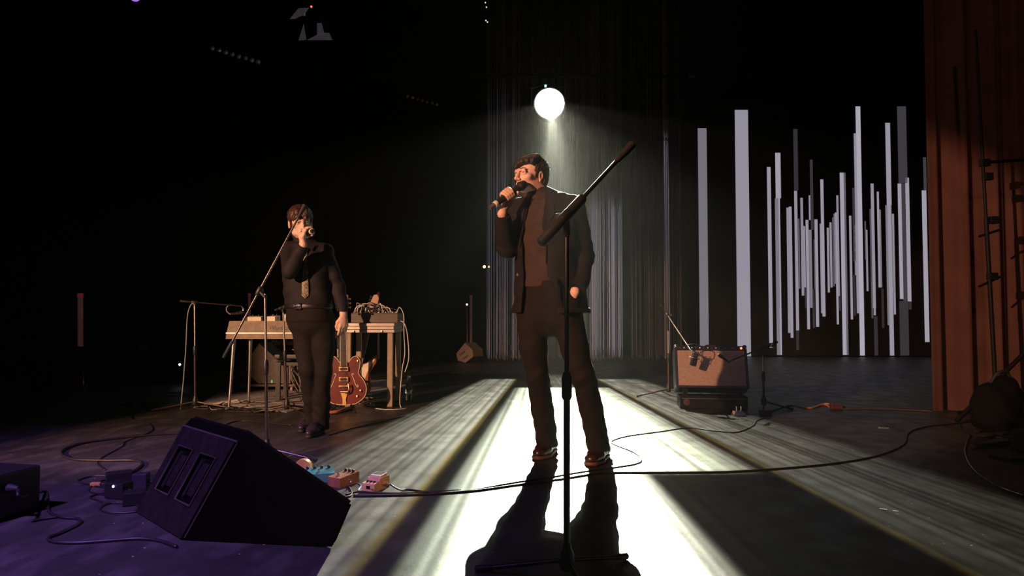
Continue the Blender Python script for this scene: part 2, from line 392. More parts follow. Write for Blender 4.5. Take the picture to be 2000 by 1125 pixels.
# hanging string curtain
def strings():
    rnd = random.Random(3); mb = MB(); top = 6.6
    def one(px, Y, r=.0035):
        x = at(px, 500, Y).x; z0 = .03 + rnd.random() * .05
        mb.tube([(x, Y, z0), (x + rnd.uniform(-.008, .008), Y, top)], r, 4, cap=False)
    for i in range(70): one(rnd.uniform(950, 1016), rnd.uniform(12.2, 12.9), rnd.choice((.002, .003, .005)))
    for i in range(90): one(rnd.uniform(1016, 1150), rnd.uniform(12.2, 12.9), .002)
    for i in range(60): one(1150 + 68 * rnd.random() ** 1.1, rnd.uniform(12.2, 12.9), rnd.choice((.002, .003, .005)))
    for i in range(26): one(rnd.uniform(1218, 1330), rnd.uniform(12.3, 12.9), .003)
    for i in range(14): one(rnd.uniform(1297, 1307), rnd.uniform(12.3, 12.7), .005)
    o = mb.build('string_curtain', mat('pale_string', (.20, .19, .20), .7), smooth=180)
    return tag(o, 'curtain of thin pale strings hanging behind the singer below the bright lamp', 'string curtain', kind='stuff')
strings()

# ------------------------------------------------------------------ implicit-surface modelling for people and soft things
class Grid:
    def __init__(s, lo, hi, h):
        s.lo = np.array(lo, np.float32); s.h = h
        s.n = [int(math.ceil((b - a) / h)) + 1 for a, b in zip(lo, hi)]
        s.d = np.full(s.n, 1.0, np.float32)
    def block(s, pmin, pmax, pad):
        i0 = [max(0, int((a - pad - l) / s.h)) for a, l in zip(pmin, s.lo)]
        i1 = [min(n, int((b + pad - l) / s.h) + 2) for b, l, n in zip(pmax, s.lo, s.n)]
        if any(a >= b for a, b in zip(i0, i1)): return None, None
        sl = tuple(slice(a, b) for a, b in zip(i0, i1))
        ax = [s.lo[k] + s.h * np.arange(i0[k], i1[k], dtype=np.float32) for k in range(3)]
        return sl, np.stack(np.meshgrid(*ax, indexing='ij'), -1)
    def union(s, fn, pmin, pmax, k=.01, pad=.05):
        sl, P = s.block(pmin, pmax, pad + k)
        if sl is None: return
        b = fn(P); a = s.d[sl]
        h = np.clip(.5 + .5 * (a - b) / k, 0, 1)
        s.d[sl] = a * (1 - h) + b * h - k * h * (1 - h)
    def cut(s, fn, pmin, pmax, k=.004, pad=.02):
        sl, P = s.block(pmin, pmax, pad + k)
        if sl is None: return
        b = -fn(P); a = s.d[sl]
        h = np.clip(.5 - .5 * (a - b) / k, 0, 1)
        s.d[sl] = a * (1 - h) + b * h + k * h * (1 - h)
    def disp(s, fn, pmin, pmax):
        sl, P = s.block(pmin, pmax, 0)
        if sl is not None: s.d[sl] += fn(P)
    # primitives
    def cone(s, a, b, ra, rb, k=.012, flat=None):
        a = np.array(a, np.float32); b = np.array(b, np.float32); ba = b - a; L2 = float(ba @ ba) + 1e-12
        if flat is not None: w, f = np.array(flat[0], np.float32), flat[1]
        def fn(P):
            q = P - a
            t = np.clip((q @ ba) / L2, 0, 1)
            v = q - t[..., None] * ba
            if flat is not None: v = v + w * ((v @ w) * (1 / f - 1))[..., None]
            return np.sqrt((v * v).sum(-1)) - (ra + (rb - ra) * t)
        R = max(ra, rb); s.union(fn, np.minimum(a, b) - R, np.maximum(a, b) + R, k)
    def chain(s, pts, rs, k=.012, flat=None):
        for i in range(len(pts) - 1): s.cone(pts[i], pts[i + 1], rs[i], rs[i + 1], k, flat)
    def ell(s, c, r, R=None, k=.012, cut=False):
        c = np.array(c, np.float32); r = np.array(r, np.float32); m = float(r.min())
        Rm = np.array(R, np.float32) if R is not None else np.eye(3, dtype=np.float32)
        def fn(P):
            q = ((P - c) @ Rm) / r
            l = np.sqrt((q * q).sum(-1)); g = np.sqrt(((q / r) ** 2).sum(-1)) + 1e-9
            return l * (l - 1) / g
        rr = float(r.max()); (s.cut if cut else s.union)(fn, c - rr, c + rr, k)
    def loft(s, lv, k=.012, p=2.3, cut=False, z0=None, z1=None):
        # lv: rows (z, cx, cy, rx, ry, yaw)
        lv = np.array(sorted(lv), np.float32); zz = lv[:, 0]
        lo_, hi_ = (zz[0] if z0 is None else z0), (zz[-1] if z1 is None else z1)
        def fn(P):
            z = np.clip(P[..., 2], zz[0], zz[-1])
            cx, cy, rx, ry, yw = [np.interp(z, zz, lv[:, i]).astype(np.float32) for i in range(1, 6)]
            dx, dy = P[..., 0] - cx, P[..., 1] - cy; c, n = np.cos(yw), np.sin(yw)
            u, v = (dx * c + dy * n) / rx, (-dx * n + dy * c) / ry
            l = (np.abs(u) ** p + np.abs(v) ** p) ** (1 / p)
            d = (l - 1) * np.minimum(rx, ry) * .9
            return np.maximum(d, np.maximum(lo_ - P[..., 2], P[..., 2] - hi_))
        R = float(lv[:, 3:5].max())
        pmin = (lv[:, 1].min() - R, lv[:, 2].min() - R, lo_); pmax = (lv[:, 1].max() + R, lv[:, 2].max() + R, hi_)
        (s.cut if cut else s.union)(fn, pmin, pmax, k)
    def mesh(s, name, m, parent, iters=1):
        d = s.d; h = s.h; neg = d < 0
        c = np.zeros([n - 1 for n in d.shape], np.uint8)
        for i in (0, 1):
            for j in (0, 1):
                for k in (0, 1): c += neg[i:i + c.shape[0], j:j + c.shape[1], k:k + c.shape[2]]
        act = (c > 0) & (c < 8); idx = np.argwhere(act); ids = np.full(c.shape, -1, np.int64); ids[act] = np.arange(len(idx))
        acc = np.zeros((len(idx), 3)); cnt = np.zeros(len(idx))
        cs = [(i, j, k) for i in (0, 1) for j in (0, 1) for k in (0, 1)]
        val = {q: d[idx[:, 0] + q[0], idx[:, 1] + q[1], idx[:, 2] + q[2]] for q in cs}
        for a in cs:
            for ax in range(3):
                if a[ax]: continue
                b = list(a); b[ax] = 1; b = tuple(b); va, vb = val[a], val[b]; x = (va < 0) != (vb < 0)
                t = np.where(x, va / np.where(x, va - vb, 1), 0)
                p = np.array(a, float)[None].repeat(len(idx), 0); p[:, ax] += t
                acc[x] += p[x]; cnt[x] += 1
        V = (idx + acc / cnt[:, None]) * h + s.lo
        faces = []
        for ax in range(3):
            u, v = (ax + 1) % 3, (ax + 2) % 3
            A = [slice(None)] * 3; B = [slice(None)] * 3; A[ax] = slice(0, -1); B[ax] = slice(1, None)
            na, nb = neg[tuple(A)], neg[tuple(B)]; e = np.argwhere(na != nb); sgn = na[tuple(e.T)]
            ok = (e[:, u] > 0) & (e[:, v] > 0) & (e[:, u] < d.shape[u] - 1) & (e[:, v] < d.shape[v] - 1); e = e[ok]; sgn = sgn[ok]
            def cid(du, dv):
                q = e.copy(); q[:, u] -= du; q[:, v] -= dv; return ids[tuple(q.T)]
            q = np.stack([cid(1, 1), cid(0, 1), cid(0, 0), cid(1, 0)], 1)
            q[~sgn] = q[~sgn][:, ::-1]; faces.append(q)
        Fq = np.concatenate(faces)
        for _ in range(iters):
            nbr = np.zeros_like(V); nc = np.zeros(len(V))
            for a_, b_ in ((0, 1), (1, 2), (2, 3), (3, 0)):
                np.add.at(nbr, Fq[:, a_], V[Fq[:, b_]]); np.add.at(nc, Fq[:, a_], 1)
            V = V * .5 + .5 * nbr / np.maximum(nc, 1)[:, None]
        me = bpy.data.meshes.new(name); org = np.array(ORG[parent.name]) if parent is not None else np.array([0, 0, 0.])
        V = (V - org).astype(np.float32)
        me.vertices.add(len(V)); me.vertices.foreach_set('co', V.ravel())
        me.loops.add(Fq.size); me.loops.foreach_set('vertex_index', Fq.ravel().astype(np.int32))
        me.polygons.add(len(Fq)); me.polygons.foreach_set('loop_start', np.arange(0, Fq.size, 4, dtype=np.int32))
        me.update(calc_edges=True); me.validate()
        me.polygons.foreach_set('use_smooth', [True] * len(me.polygons)); me.materials.append(m)
        o = bpy.data.objects.new(name, me); COL.objects.link(o)
        if parent is not None: o.parent = parent
        ORG[o.name] = Vector(org); return o
def wob(amp, kx, ky, kz, ph=0):
    return lambda P: (amp * np.sin(P[..., 0] * kx + 1.7 * np.sin(P[..., 2] * kz * .37 + ph) + ph) * np.sin(P[..., 2] * kz + 1.3 * np.sin(P[..., 0] * kx * .6 + P[..., 1] * ky) + ph)).astype(np.float32)

def head_frame(yaw, pitch, roll=0.0):
    # yaw > 0 turns the face towards image left; pitch > 0 looks up
    f = Vector((-math.sin(yaw) * math.cos(pitch), -math.cos(yaw) * math.cos(pitch), math.sin(pitch)))
    r = f.cross(Z).normalized(); u = r.cross(f).normalized()
    if roll:
        q = Matrix.Rotation(roll, 3, f); r = q @ r; u = q @ u
    return r, f, u
class Head:
    def __init__(s, c, fr, k=1.0):
        s.c = Vector(c); s.r, s.f, s.u = fr; s.k = k
        s.R = np.array([[s.r[i], s.f[i], s.u[i]] for i in range(3)], np.float32)
    def __call__(s, x, y, z): return s.c + (s.r * x + s.f * y + s.u * z) * s.k
    def sculpt(s, g):
        k = s.k; E = lambda x, y, z, a, b, c, kk=.012, cut=False: g.ell(s(x, y, z), (a * k, b * k, c * k), s.R, kk, cut)
        E(0, -.018, .028, .073, .092, .083)                     # cranium
        E(0, .026, -.034, .055, .067, .076, .02)                # face mass
        E(0, .048, -.080, .036, .040, .030, .02)                # jaw
        E(0, .080, -.098, .018, .016, .014, .014)               # chin
        for q in (-1, 1):
            E(q * .044, .057, -.022, .020, .022, .016, .016)    # cheekbones
            E(q * .045, .012, -.076, .017, .036, .022, .02)     # jaw corner
            E(q * .030, .1040, -.003, .0160, .0140, .0110, .010, True)   # sockets
            E(q * .031, .0795, -.003, .0145, .0115, .0120, .004)   # eyeball
            E(q * .031, .0850, .0055, .0165, .0085, .0055, .004)   # upper lid
            E(q * .031, .0840, -.0120, .0150, .0070, .0040, .004)  # lower lid
            E(q * .078, -.008, -.012, .008, .019, .031, .005)   # ear
            E(q * .085, -.004, -.010, .006, .010, .017, .003, True)
            E(q * .078, -.002, -.040, .007, .008, .009, .005)
            g.cone(s(0, .096, .013), s(q * .036, .088, .017), .0075 * k, .006 * k, .008)   # brow
            E(q * .012, .102, -.043, .008, .010, .008, .006)    # nostril wing
        g.chain([s(0, .094, .008), s(0, .104, -.018), s(0, .116, -.040)], [.0075 * k, .0085 * k, .0105 * k], .008)
        g.cone(s(-.018, .088, -.064), s(.018, .088, -.064), .0065 * k, .0065 * k, .007)
        g.cone(s(0, .095, -.063), s(0, .095, -.064), .0065 * k, .0065 * k, .007)
        g.cone(s(-.014, .088, -.075), s(.014, .088, -.075), .0075 * k, .0075 * k, .007)
        E(0, .103, -.0695, .022, .008, .0016, .002, True)       # mouth line
    def eyes(s, parent, m_white, m_iris, m_brow):
        k = s.k
        for q in (-1, 1):
            e = MB().sphere(s(q * .031, .0800, -.003), .0121 * k, 14).build('eye', m_white, parent, 180)
            MB().sphere(s(q * .031 - .001, .0868, -.002), .0068 * k, 12).build('iris', m_iris, e, 180)
            pts = [s(q * (.014 + .032 * t), .1005 - .024 * t * t, .016 + .006 * math.sin(t * 2.4)) for t in (0, .25, .5, .75, 1)]
            MB().tube(pts, [.0016, .0027, .0028, .0022, .0010], 6).build('eyebrow', m_brow, parent, 180)

def grip_hand(g, c, a, wrist, toward, r=.019):
    """right hand closed round a rod: c point on the axis, a axis direction to the thumb end, wrist position, toward = side where the finger tips show"""
    c, a, wrist = Vector(c), Vector(a).normalized(), Vector(wrist)
    q = c - wrist; q = (q - a * q.dot(a)).normalized(); p = a.cross(q).normalized()
    if p.dot(Vector(toward)) < 0: p = -p
    def ring(sft, th, rad): return c + a * sft + (q * math.sin(th) - p * math.cos(th)) * rad
    palm = c - p * (r + .013) - q * .030
    g.cone(palm + a * .024, palm - a * .026 - q * .004, .016, .016, .014, (p, .8))
    g.cone(palm + a * .022 + q * .030, palm - a * .026 + q * .026, .013, .0125, .012)
    g.cone(palm - q * .018 + a * .012, palm - q * .022 - a * .016, .019, .018, .016)
    for i, (sf, rr) in enumerate(((.027, .0092), (.009, .0096), (-.0095, .0092), (-.027, .0080))):
        R_ = r + rr * .9
        ths = [math.radians(v) for v in (35, 75, 118, 160, 200, 228 - 6 * (i == 3))]
        g.chain([ring(sf * (1 - .05 * j), t, R_ + (.004 if j in (0, 1) else 0)) for j, t in enumerate(ths)], [rr * 1.12, rr * 1.12, rr, rr * .97, rr * .9, rr * .8], .003)
    t0 = palm - q * .012 + a * .022
    g.chain([t0, ring(.040, math.radians(-70), r + .012), ring(.046, math.radians(-118), r + .010), ring(.052, math.radians(-160), r + .009)], [.0145, .0125, .0108, .0088], .005)
    g.chain([palm - q * .015, wrist], [.0215, .024], .02, (p, .85))
    return p, q
def loose_hand(g, wrist, d, n, thumb, size=1.0, curl=.5):
    """hanging hand: d finger direction, n palm normal (fingers curl that way), thumb = side of the thumb"""
    wrist, d, n = Vector(wrist), Vector(d).normalized(), Vector(n); n = (n - d * n.dot(d)).normalized()
    t = Vector(thumb); t = (t - d * t.dot(d) - n * t.dot(n)).normalized(); k = size
    g.chain([wrist, wrist + d * .045 * k], [.024, .026], .02, (n, .7))
    g.cone(wrist + d * .045 * k + t * .020 * k, wrist + d * .088 * k + t * .026 * k, .016, .014, .014, (n, .8))
    g.cone(wrist + d * .045 * k - t * .016 * k, wrist + d * .084 * k - t * .026 * k, .016, .013, .014, (n, .8))
    g.cone(wrist + d * .05 * k, wrist + d * .09 * k, .018, .015, .014, (n, .8))
    for i, (of, ln, rr) in enumerate(((.030, .072, .0088), (.0105, .080, .0092), (-.009, .074, .0088), (-.027, .058, .0078))):
        p = wrist + d * (.090 - .004 * (i == 3)) * k + t * of * k; ang = .15; pts = [p]
        for j, fr in enumerate((.45, .32, .23)):
            ang += curl * (.55 + .12 * i); dd = d * math.cos(ang) + n * math.sin(ang); p = p + dd * ln * fr * k; pts.append(p)
        g.chain(pts, [rr * 1.1, rr, rr * .93, rr * .78], .003)
    b = wrist + d * .028 * k + t * .022 * k
    g.chain([b, b + (d * .030 + t * .022 + n * .010) * k, b + (d * .062 + t * .026 + n * .020) * k, b + (d * .086 + t * .020 + n * .026) * k], [.0145, .0120, .0105, .0085], .006)

def shoe(name, heel, toe, m_up, m_sole, parent, ankle_h=.10, w=.046, L=None, pointed=False, laces=None):
    heel, toe = Vector(heel), Vector(toe); d = (toe - heel); ln = d.length if L is None else L; d.normalize(); toe = heel + d * ln
    s = Vector((-d.y, d.x, 0)); lo = Vector((min(heel.x, toe.x) - .08, min(heel.y, toe.y) - .08, -.012)); hi = Vector((max(heel.x, toe.x) + .08, max(heel.y, toe.y) + .08, ankle_h + .05))
    g = Grid(lo, hi, .0045); P = lambda f, x, z: heel + d * (ln * f) + s * x + Z * z
    tw = w * (.62 if pointed else .86)
    g.chain([P(.12, 0, .050), P(.40, 0, .048), P(.68, .004, .044), P(.90, .002, .036)], [w * .80, w * .86, w, tw], .02, (Z, .78))
    g.chain([P(.16, 0, .055), P(.20, 0, ankle_h)], [w * .88, w * .86], .03)
    g.chain([P(.30, 0, .085), P(.62, 0, .060)], [w * .55, w * .45], .03)
    g.cut(lambda q: q[..., 2] - .022, lo, hi, .002)
    up = g.mesh(name, m_up, parent)
    g2 = Grid(lo, hi, .0045)
    g2.chain([P(.11, 0, .012), P(.40, 0, .012), P(.68, .004, .012), P(.91, .002, .012)], [w * .86, w * .90, w * 1.08, tw * 1.06], .02)
    g2.cut(lambda q: np.maximum(q[..., 2] - .024, -1) * -1 if False else (-(q[..., 2] - .024)), lo, hi, .002)
    g2.cut(lambda q: q[..., 2] - .0015, lo, hi, .002)
    g2.mesh('sole', m_sole, up)
    if laces:
        for i, f in enumerate((.36, .44, .52)):
            MB().tube([P(f, -.022, .098 - i * .012), P(f + .01, 0, .106 - i * .013), P(f, .022, .098 - i * .012)], .0022, 5).build('lace', laces, up, 180)
    return up

def microphone(name, head, tail, label, ring=None, tailcol=None, group=None, headr=.0265):
    h, t = Vector(head), Vector(tail); ax = (t - h); L = ax.length; ax.normalize()
    o = thing(name, (h.x, h.y, min(h.z, t.z) - .03), label, 'microphone', group)
    MB().lathe(h, ax, [(-.030, .004), (-.028, .014), (-.018, .023), (0, headr), (.014, headr), (.022, .0225), (.030, .0215)], 18).build('grille', mat('mic_grille', (.05, .05, .05), .4, .7, bump=.5, bscale=600), o, 60)
    MB().lathe(h, ax, [(.008, headr + .001), (.010, headr + .002), (.015, headr + .002), (.017, headr + .001)], 18).build('grille_band', M_BLACK, o, 60)
    MB().lathe(h, ax, [(.030, .0205), (.045, .0185), (L * .55, .0170), (L * .80, .0165), (L * .86, .0165)], 18).build('handle', mat('mic_body', (.015, .015, .015), .4), o, 60)
    if ring: MB().lathe(h, ax, [(L * .78, .0172), (L * .785, .0185), (L * .86, .0185), (L * .865, .0172)], 18).build('colour_ring', ring, o, 60)
    MB().lathe(h, ax, [(L * .86, .0150), (L * .97, .0125), (L, .0115)], 16).build('antenna_cap', tailcol or M_BLACK, o, 60)
    return o

# ------------------------------------------------------------------ the singer in the middle
M_IRIS = mat('iris', (.05, .035, .025), .2); M_EYE = mat('eye_white', (.62, .56, .52), .25); M_HAIR = mat('dark_hair', (.020, .011, .008), .55, var=.5, scale=120, bump=.5, bscale=180, sheen=.3, spec=.4)
M_JACKET = mat('jacket_wool', (.010, .0075, .010), .85, var=.2, bump=.35, bscale=300, spec=.25)
M_SWEAT = mat('brown_knit', (.050, .034, .028), .9, var=.15, bump=.4, bscale=350, spec=.15)
M_TROUS = mat('brown_black_trousers', (.010, .007, .007), .85, var=.2, bump=.3, bscale=260, spec=.2)
M_SHOE = mat('brown_leather', (.030, .013, .010), .30, var=.3); M_SOLE = mat('tan_welt', (.13, .06, .03), .55)

def singer():
    D = 4.02
    A = lambda x, y, dy=0.0: at(x, y, D + dy)
    base = (A(1085, 900).x, 4.02, 0)
    root = thing('person', base, 'person in dark blazer, roll-neck and trousers singing into a hand-held microphone', 'person')
    yaw = math.radians(30)                                       # the trunk is turned to image left
    H = Head(A(1037, 342, .0), head_frame(math.radians(48), math.radians(3), math.radians(-3)), 1.0)
    shR, elR, wrR = A(1012, 410, .10), A(990, 485, -.03), A(981, 417, -.15)
    shL, elL, wrL = A(1118, 406, -.06), A(1140, 500, .0), A(1123, 570, -.125)
    hpR, knR, anR = A(1042, 585, .04), A(1050, 735, .03), A(1069, 858, .22)
    hpL, knL, anL = A(1100, 588, -.04), A(1140, 732, -.08), A(1169, 866, .05)
    neck0, neck1 = H(0, -.028, -.06), A(1062, 392, .02)
    micH, micT = A(1020, 362, -.105), A(957, 406.5, -.20)
    axis = (micH - micT).normalized(); grip = micT + axis * (micH - micT).length * .55
    # body
    g = Grid((-.20, 3.60, -.005), (.62, 4.36, 1.84), .0045)
    H.sculpt(g)
    g.cone(neck0, neck1, .055, .060, .03)
    tz = lambda y: A(1065, y).z
    g.loft([(tz(620), A(1072, 0).x, D, .15, .11, -yaw), (tz(540), A(1064, 0).x, D, .14, .10, -yaw), (tz(450), A(1064, 0).x, D, .16, .11, -yaw), (tz(408), A(1066, 0).x, D, .12, .075, -yaw), (tz(394), A(1063, 0).x, D, .05, .05, -yaw)], .02)
    for sh, el, wr in ((shR, elR, wrR), (shL, elL, wrL)):
        g.chain([sh, el, wr], [.045, .038, .024], .02)
    grip_hand(g, grip, axis, wrR, (0.25, -1, -.1))
    d = (A(1104, 612, -.075) - wrL).normalized()
    loose_hand(g, wrL, d, (.7, .6, 0), (-.6, -.4, .2), 1.0, .35)
    for hp, kn, an in ((hpR, knR, anR), (hpL, knL, anL)):
        g.chain([hp, kn, an], [.070, .048, .034], .02); g.chain([an, Vector((an.x, an.y, .06))], [.034, .028], .02)
    g.mesh('body', M_SKIN, root, 1)
    H.eyes(root, M_EYE, M_IRIS, M_HAIR)
    # hair
    h = Grid(H.c - Vector((.15, .15, .15)), H.c + Vector((.15, .15, .16)), .0035)
    h.ell(H(0, -.020, .032), (.082, .100, .088), H.R, .01)
    h.ell(H(0, -.062, -.020), (.066, .052, .060), H.R, .02)
    for x0, x1, x2, y2, z2 in ((-.045, -.058, -.060, .060, .046), (-.03, -.045, -.040, .082, .046), (-.02, -.02, -.012, .096, .040), (-.005, .005, .014, .099, .028), (.01, .028, .036, .094, .004), (.025, .048, .054, .080, -.018), (.035, .060, .068, .058, -.034)):
        h.chain([H(x0, .0, .100), H(x1, .064 - abs(x1) * .25, .074), H((x1 + x2) / 2, y2 - .005, z2 + .022), H(x2, y2, z2 - .008)], [.020, .017, .0135, .006], .012)
    def face(P):
        q = (P - np.array(H.c, np.float32)) @ H.R
        x, y, z = q[..., 0], q[..., 1], q[..., 2]
        line = np.interp(x, [-.07, -.05, -.02, .02, .045, .065], [.040, .052, .046, .030, .004, -.030]) + .003 * np.sin(x * 260)   # slanting fringe, lower on the far side
        side = .018 - .0 * y
        a = np.minimum(y - .030, line - z)                       # front region below the fringe
        b = np.minimum(np.minimum(y + .040 - .012 * np.sin(z * 60), -.000 - z + .012), np.abs(x) - .035)  # round the ears
        b = np.where((y > .0) & (y < .024) & (z > -.045), -1, b) # sideburn stays
        c = np.minimum(y + .02, -.055 - z)
        return -np.maximum(np.maximum(a, b), c)
    h.cut(face, H.c - Vector((.15, .15, .15)), H.c + Vector((.15, .15, .15)), .004)
    def strands(P):
        q = (P - np.array(H.c, np.float32)) @ H.R
        th = np.arctan2(q[..., 0], q[..., 1] + .05)
        return (.0013 * np.sin(th * 34 + 9 * q[..., 2] / .1) + .0011 * np.sin(th * 61 - 30 * q[..., 2])).astype(np.float32)
    h.disp(strands, H.c - Vector((.15, .15, .15)), H.c + Vector((.15, .15, .16)))
    hair = h.mesh('hair', M_HAIR, root, 1)
    rnd = random.Random(5); mb = MB()
    for i in range(150):
        ph = rnd.uniform(-2.9, 2.9); el = rnd.uniform(.15, 1.35)
        if math.cos(ph) > .1 and el < .95: continue
        n = (H.r * math.sin(ph) * math.cos(el) * .084 + H.f * math.cos(ph) * math.cos(el) * .100 + H.u * math.sin(el) * .090)
        p = H(0, -.020, .032) + n * .99; t = (H.f * .7 * rnd.uniform(.2, 1) + H.r * rnd.uniform(-.8, .8) - H.u * rnd.uniform(.1, .6)).normalized()
        mb.tube([p, p + n.normalized() * .007 + t * .012, p + n.normalized() * .009 * rnd.random() + t * .030], [.0016, .0013, .0004], 4)
    mb.build('stray_locks', M_HAIR, hair, 180)['kind'] = 'stuff'
    # roll-neck sweater
    s = Grid((-.16, 3.70, .80), (.60, 4.32, 1.62), .006)
    cx = lambda x: A(x, 0).x
    s.loft([(tz(560), cx(1066), D, .150, .118, -yaw), (tz(500), cx(1062), D, .152, .118, -yaw), (tz(440), cx(1063), D, .172, .125, -yaw), (tz(410), cx(1065), D, .165, .100, -yaw), (tz(393), cx(1064), D, .11, .085, -yaw)], .03)
    s.cone(A(1063, 398, .01), H(0, -.028, -.085), .076, .062, .02); s.cone(H(0, -.024, -.100), H(0, -.028, -.080), .063, .061, .012)
    s.disp(wob(.0045, 24, 16, 46, .4), (-.16, 3.7, .8), (.6, 4.32, 1.4))
    def cav(P): return np.sqrt(((P - np.array(H(0, -.02, -.05), np.float32)) ** 2).sum(-1)) - .052
    s.cut(cav, H(0, -.02, -.05) - Vector((.06,) * 3), H(0, -.02, -.05) + Vector((.06,) * 3), .006)
    s.mesh('roll_neck_sweater', M_SWEAT, root, 1)
    # trousers
    t = Grid((-.05, 3.70, .02), (.66, 4.34, 1.12), .006)
    t.ell((cx(1073), D, tz(618)), (.165, .118, .125), rotz(-yaw), .03)
    t.loft([(tz(610), cx(1073), D, .160, .110, -yaw), (tz(590), cx(1072), D, .172, .125, -yaw), (tz(548), cx(1066), D, .156, .118, -yaw)], .03)
    t.chain([A(1040, 612, .03), A(1041, 680, .01), A(1050, 735, .02), A(1060, 800, .13), A(1069, 868, .22)], [.094, .078, .066, .066, .068], .02)
    t.chain([A(1106, 612, -.03), A(1122, 680, -.07), A(1139, 735, -.09), A(1155, 800, -.03), A(1169, 876, .05)], [.094, .080, .067, .065, .066], .02)
    t.cone(A(1117, 590, -.09), A(1108, 622, -.075), .052, .062, .03)
    t.disp(wob(.0032, 30, 20, 23, 1.1), (-.05, 3.7, .02), (.66, 4.34, .75))
    def hem(P):                                                 # creases stacked above the shoes
        return (.0042 * np.sin(P[..., 2] * 75 + P[..., 0] * 60 + 30 * P[..., 1]) * np.exp(-((P[..., 2] - .17) / .07) ** 2) + .003 * np.sin(P[..., 2] * 60 - P[..., 0] * 50) * np.exp(-((P[..., 2] - .50) / .10) ** 2)).astype(np.float32)
    t.disp(hem, (-.05, 3.7, .02), (.66, 4.34, .8))
    for p in (A(1069, 871, .22), A(1169, 879, .05)): t.cut(lambda P, p=p: P[..., 2] - (p.z + .0), (p.x - .12, p.y - .12, .0), (p.x + .12, p.y + .12, p.z + .01), .003)
    t.mesh('trousers', M_TROUS, root, 1)
    # jacket
    j = Grid((-.20, 3.56, .78), (.68, 4.36, 1.62), .006)
    j.loft([(tz(612), cx(1074), D, .238, .165, -yaw), (tz(560), cx(1072), D, .212, .155, -yaw), (tz(505), cx(1066), D, .190, .148, -yaw), (tz(450), cx(1065), D, .205, .150, -yaw), (tz(415), cx(1067), D, .208, .125, -yaw), (tz(396), cx(1067), D, .165, .098, -yaw), (tz(382), cx(1065), D, .105, .082, -yaw)], .03, 2.2)
    j.cone(A(1064, 395, .03), H(0, -.045, -.105), .086, .074, .02)
    j.cone(A(1068, 388, .02), shL, .060, .068, .03); j.cone(A(1058, 392, .05), shR, .055, .064, .03)
    j.chain([shL, elL], [.074, .064], .02); j.chain([elL, A(1133, 548, -.09), A(1127, 563, -.125)], [.064, .054, .050], .015)
    j.chain([shR, elR], [.070, .060], .02); j.chain([elR, A(984, 440, -.115), A(982.5, 428, -.135)], [.060, .050, .047], .015)
    c0 = np.array([cx(1066), D], np.float32); fx, fy = -math.sin(yaw), -math.cos(yaw)
    zs = [tz(620), tz(560), tz(540), tz(480), tz(420), tz(385), tz(360)]; cc = [-.030, -.030, -.010, .005, .0, .0, .0]; ww = [.118, .102, .078, .070, .056, .046, .046]
    def opening(P):
        u = (P[..., 0] - c0[0]) * math.cos(yaw) - (P[..., 1] - c0[1]) * math.sin(yaw); f = (P[..., 0] - c0[0]) * fx + (P[..., 1] - c0[1]) * fy
        z = P[..., 2]; c = np.interp(z, zs, [-v for v in cc]); w = np.interp(z, zs, ww)
        return np.maximum(np.abs(u - c + .01) - w, .025 - f)
    # keep the arms out of the cut by cutting the trunk before the sleeves are joined
    j2 = Grid((-.20, 3.56, .78), (.68, 4.36, 1.62), .006)
    j2.loft([(tz(612), cx(1074), D, .238, .165, -yaw), (tz(560), cx(1072), D, .212, .155, -yaw), (tz(505), cx(1066), D, .190, .148, -yaw), (tz(450), cx(1065), D, .205, .150, -yaw), (tz(415), cx(1067), D, .208, .125, -yaw), (tz(396), cx(1067), D, .165, .098, -yaw), (tz(382), cx(1065), D, .105, .082, -yaw)], .03, 2.2)
    j2.cone(A(1064, 395, .03), H(0, -.045, -.105), .084, .074, .02)
    j2.cone(A(1068, 388, .02), shL, .060, .068, .03); j2.cone(A(1058, 392, .05), shR, .055, .064, .03)
    j2.cut(opening, (-.2, 3.5, .7), (.7, 4.4, 1.7), .006)
    j2.loft([(tz(625), cx(1074), D, .222, .148, -yaw), (tz(598), cx(1073), D, .216, .142, -yaw)], .004, 2.2, cut=True, z0=.7)
    j2.chain([shL, elL], [.074, .064], .02); j2.chain([elL, A(1133, 548, -.09), A(1127, 563, -.125)], [.064, .054, .050], .012)
    j2.chain([shR, elR], [.070, .060], .02); j2.chain([elR, A(984, 440, -.115), A(982.5, 428, -.135)], [.060, .050, .047], .012)
    j2.disp(wob(.0040, 20, 18, 40, 2.2), (-.2, 3.56, .78), (.68, 4.36, 1.4))
    def elbow(P):
        o = np.zeros(P.shape[:3], np.float32)
        for e in (elL, elR):
            r2 = ((P - np.array(e, np.float32)) ** 2).sum(-1); o += .005 * np.sin(P[..., 2] * 120 + P[..., 0] * 60) * np.exp(-r2 / .006)
        return o.astype(np.float32)
    j2.disp(elbow, (-.2, 3.56, .78), (.68, 4.36, 1.4))
    for wp, wd in ((wrR + (wrR - elR).normalized() * -.012, (wrR - elR).normalized()), (wrL - (wrL - elL).normalized() * .014, (wrL - elL).normalized())):
        j2.cut(lambda P, wp=wp, wd=wd: -(((P - np.array(wp, np.float32)) @ np.array(wd, np.float32))), wp - Vector((.07,) * 3), wp + Vector((.07,) * 3), .003)
    jk = j2.mesh('jacket', M_JACKET, root, 1)
    # lapels and button
    def front(u, z, off=0):
        # a point on the jacket front surface, found by stepping out from the trunk axis
        c = Vector((c0[0] + u * math.cos(yaw), c0[1] - u * math.sin(yaw), z)); f = Vector((fx, fy, 0))
        for i in range(120):
            p = c + f * (.02 + i * .002); q = [int(round((p[k] - j2.lo[k]) / j2.h)) for k in range(3)]
            if any(v < 0 or v >= n for v, n in zip(q, j2.n)): break
            if j2.d[q[0], q[1], q[2]] > 0 and i > 30: return p + f * off
        return p
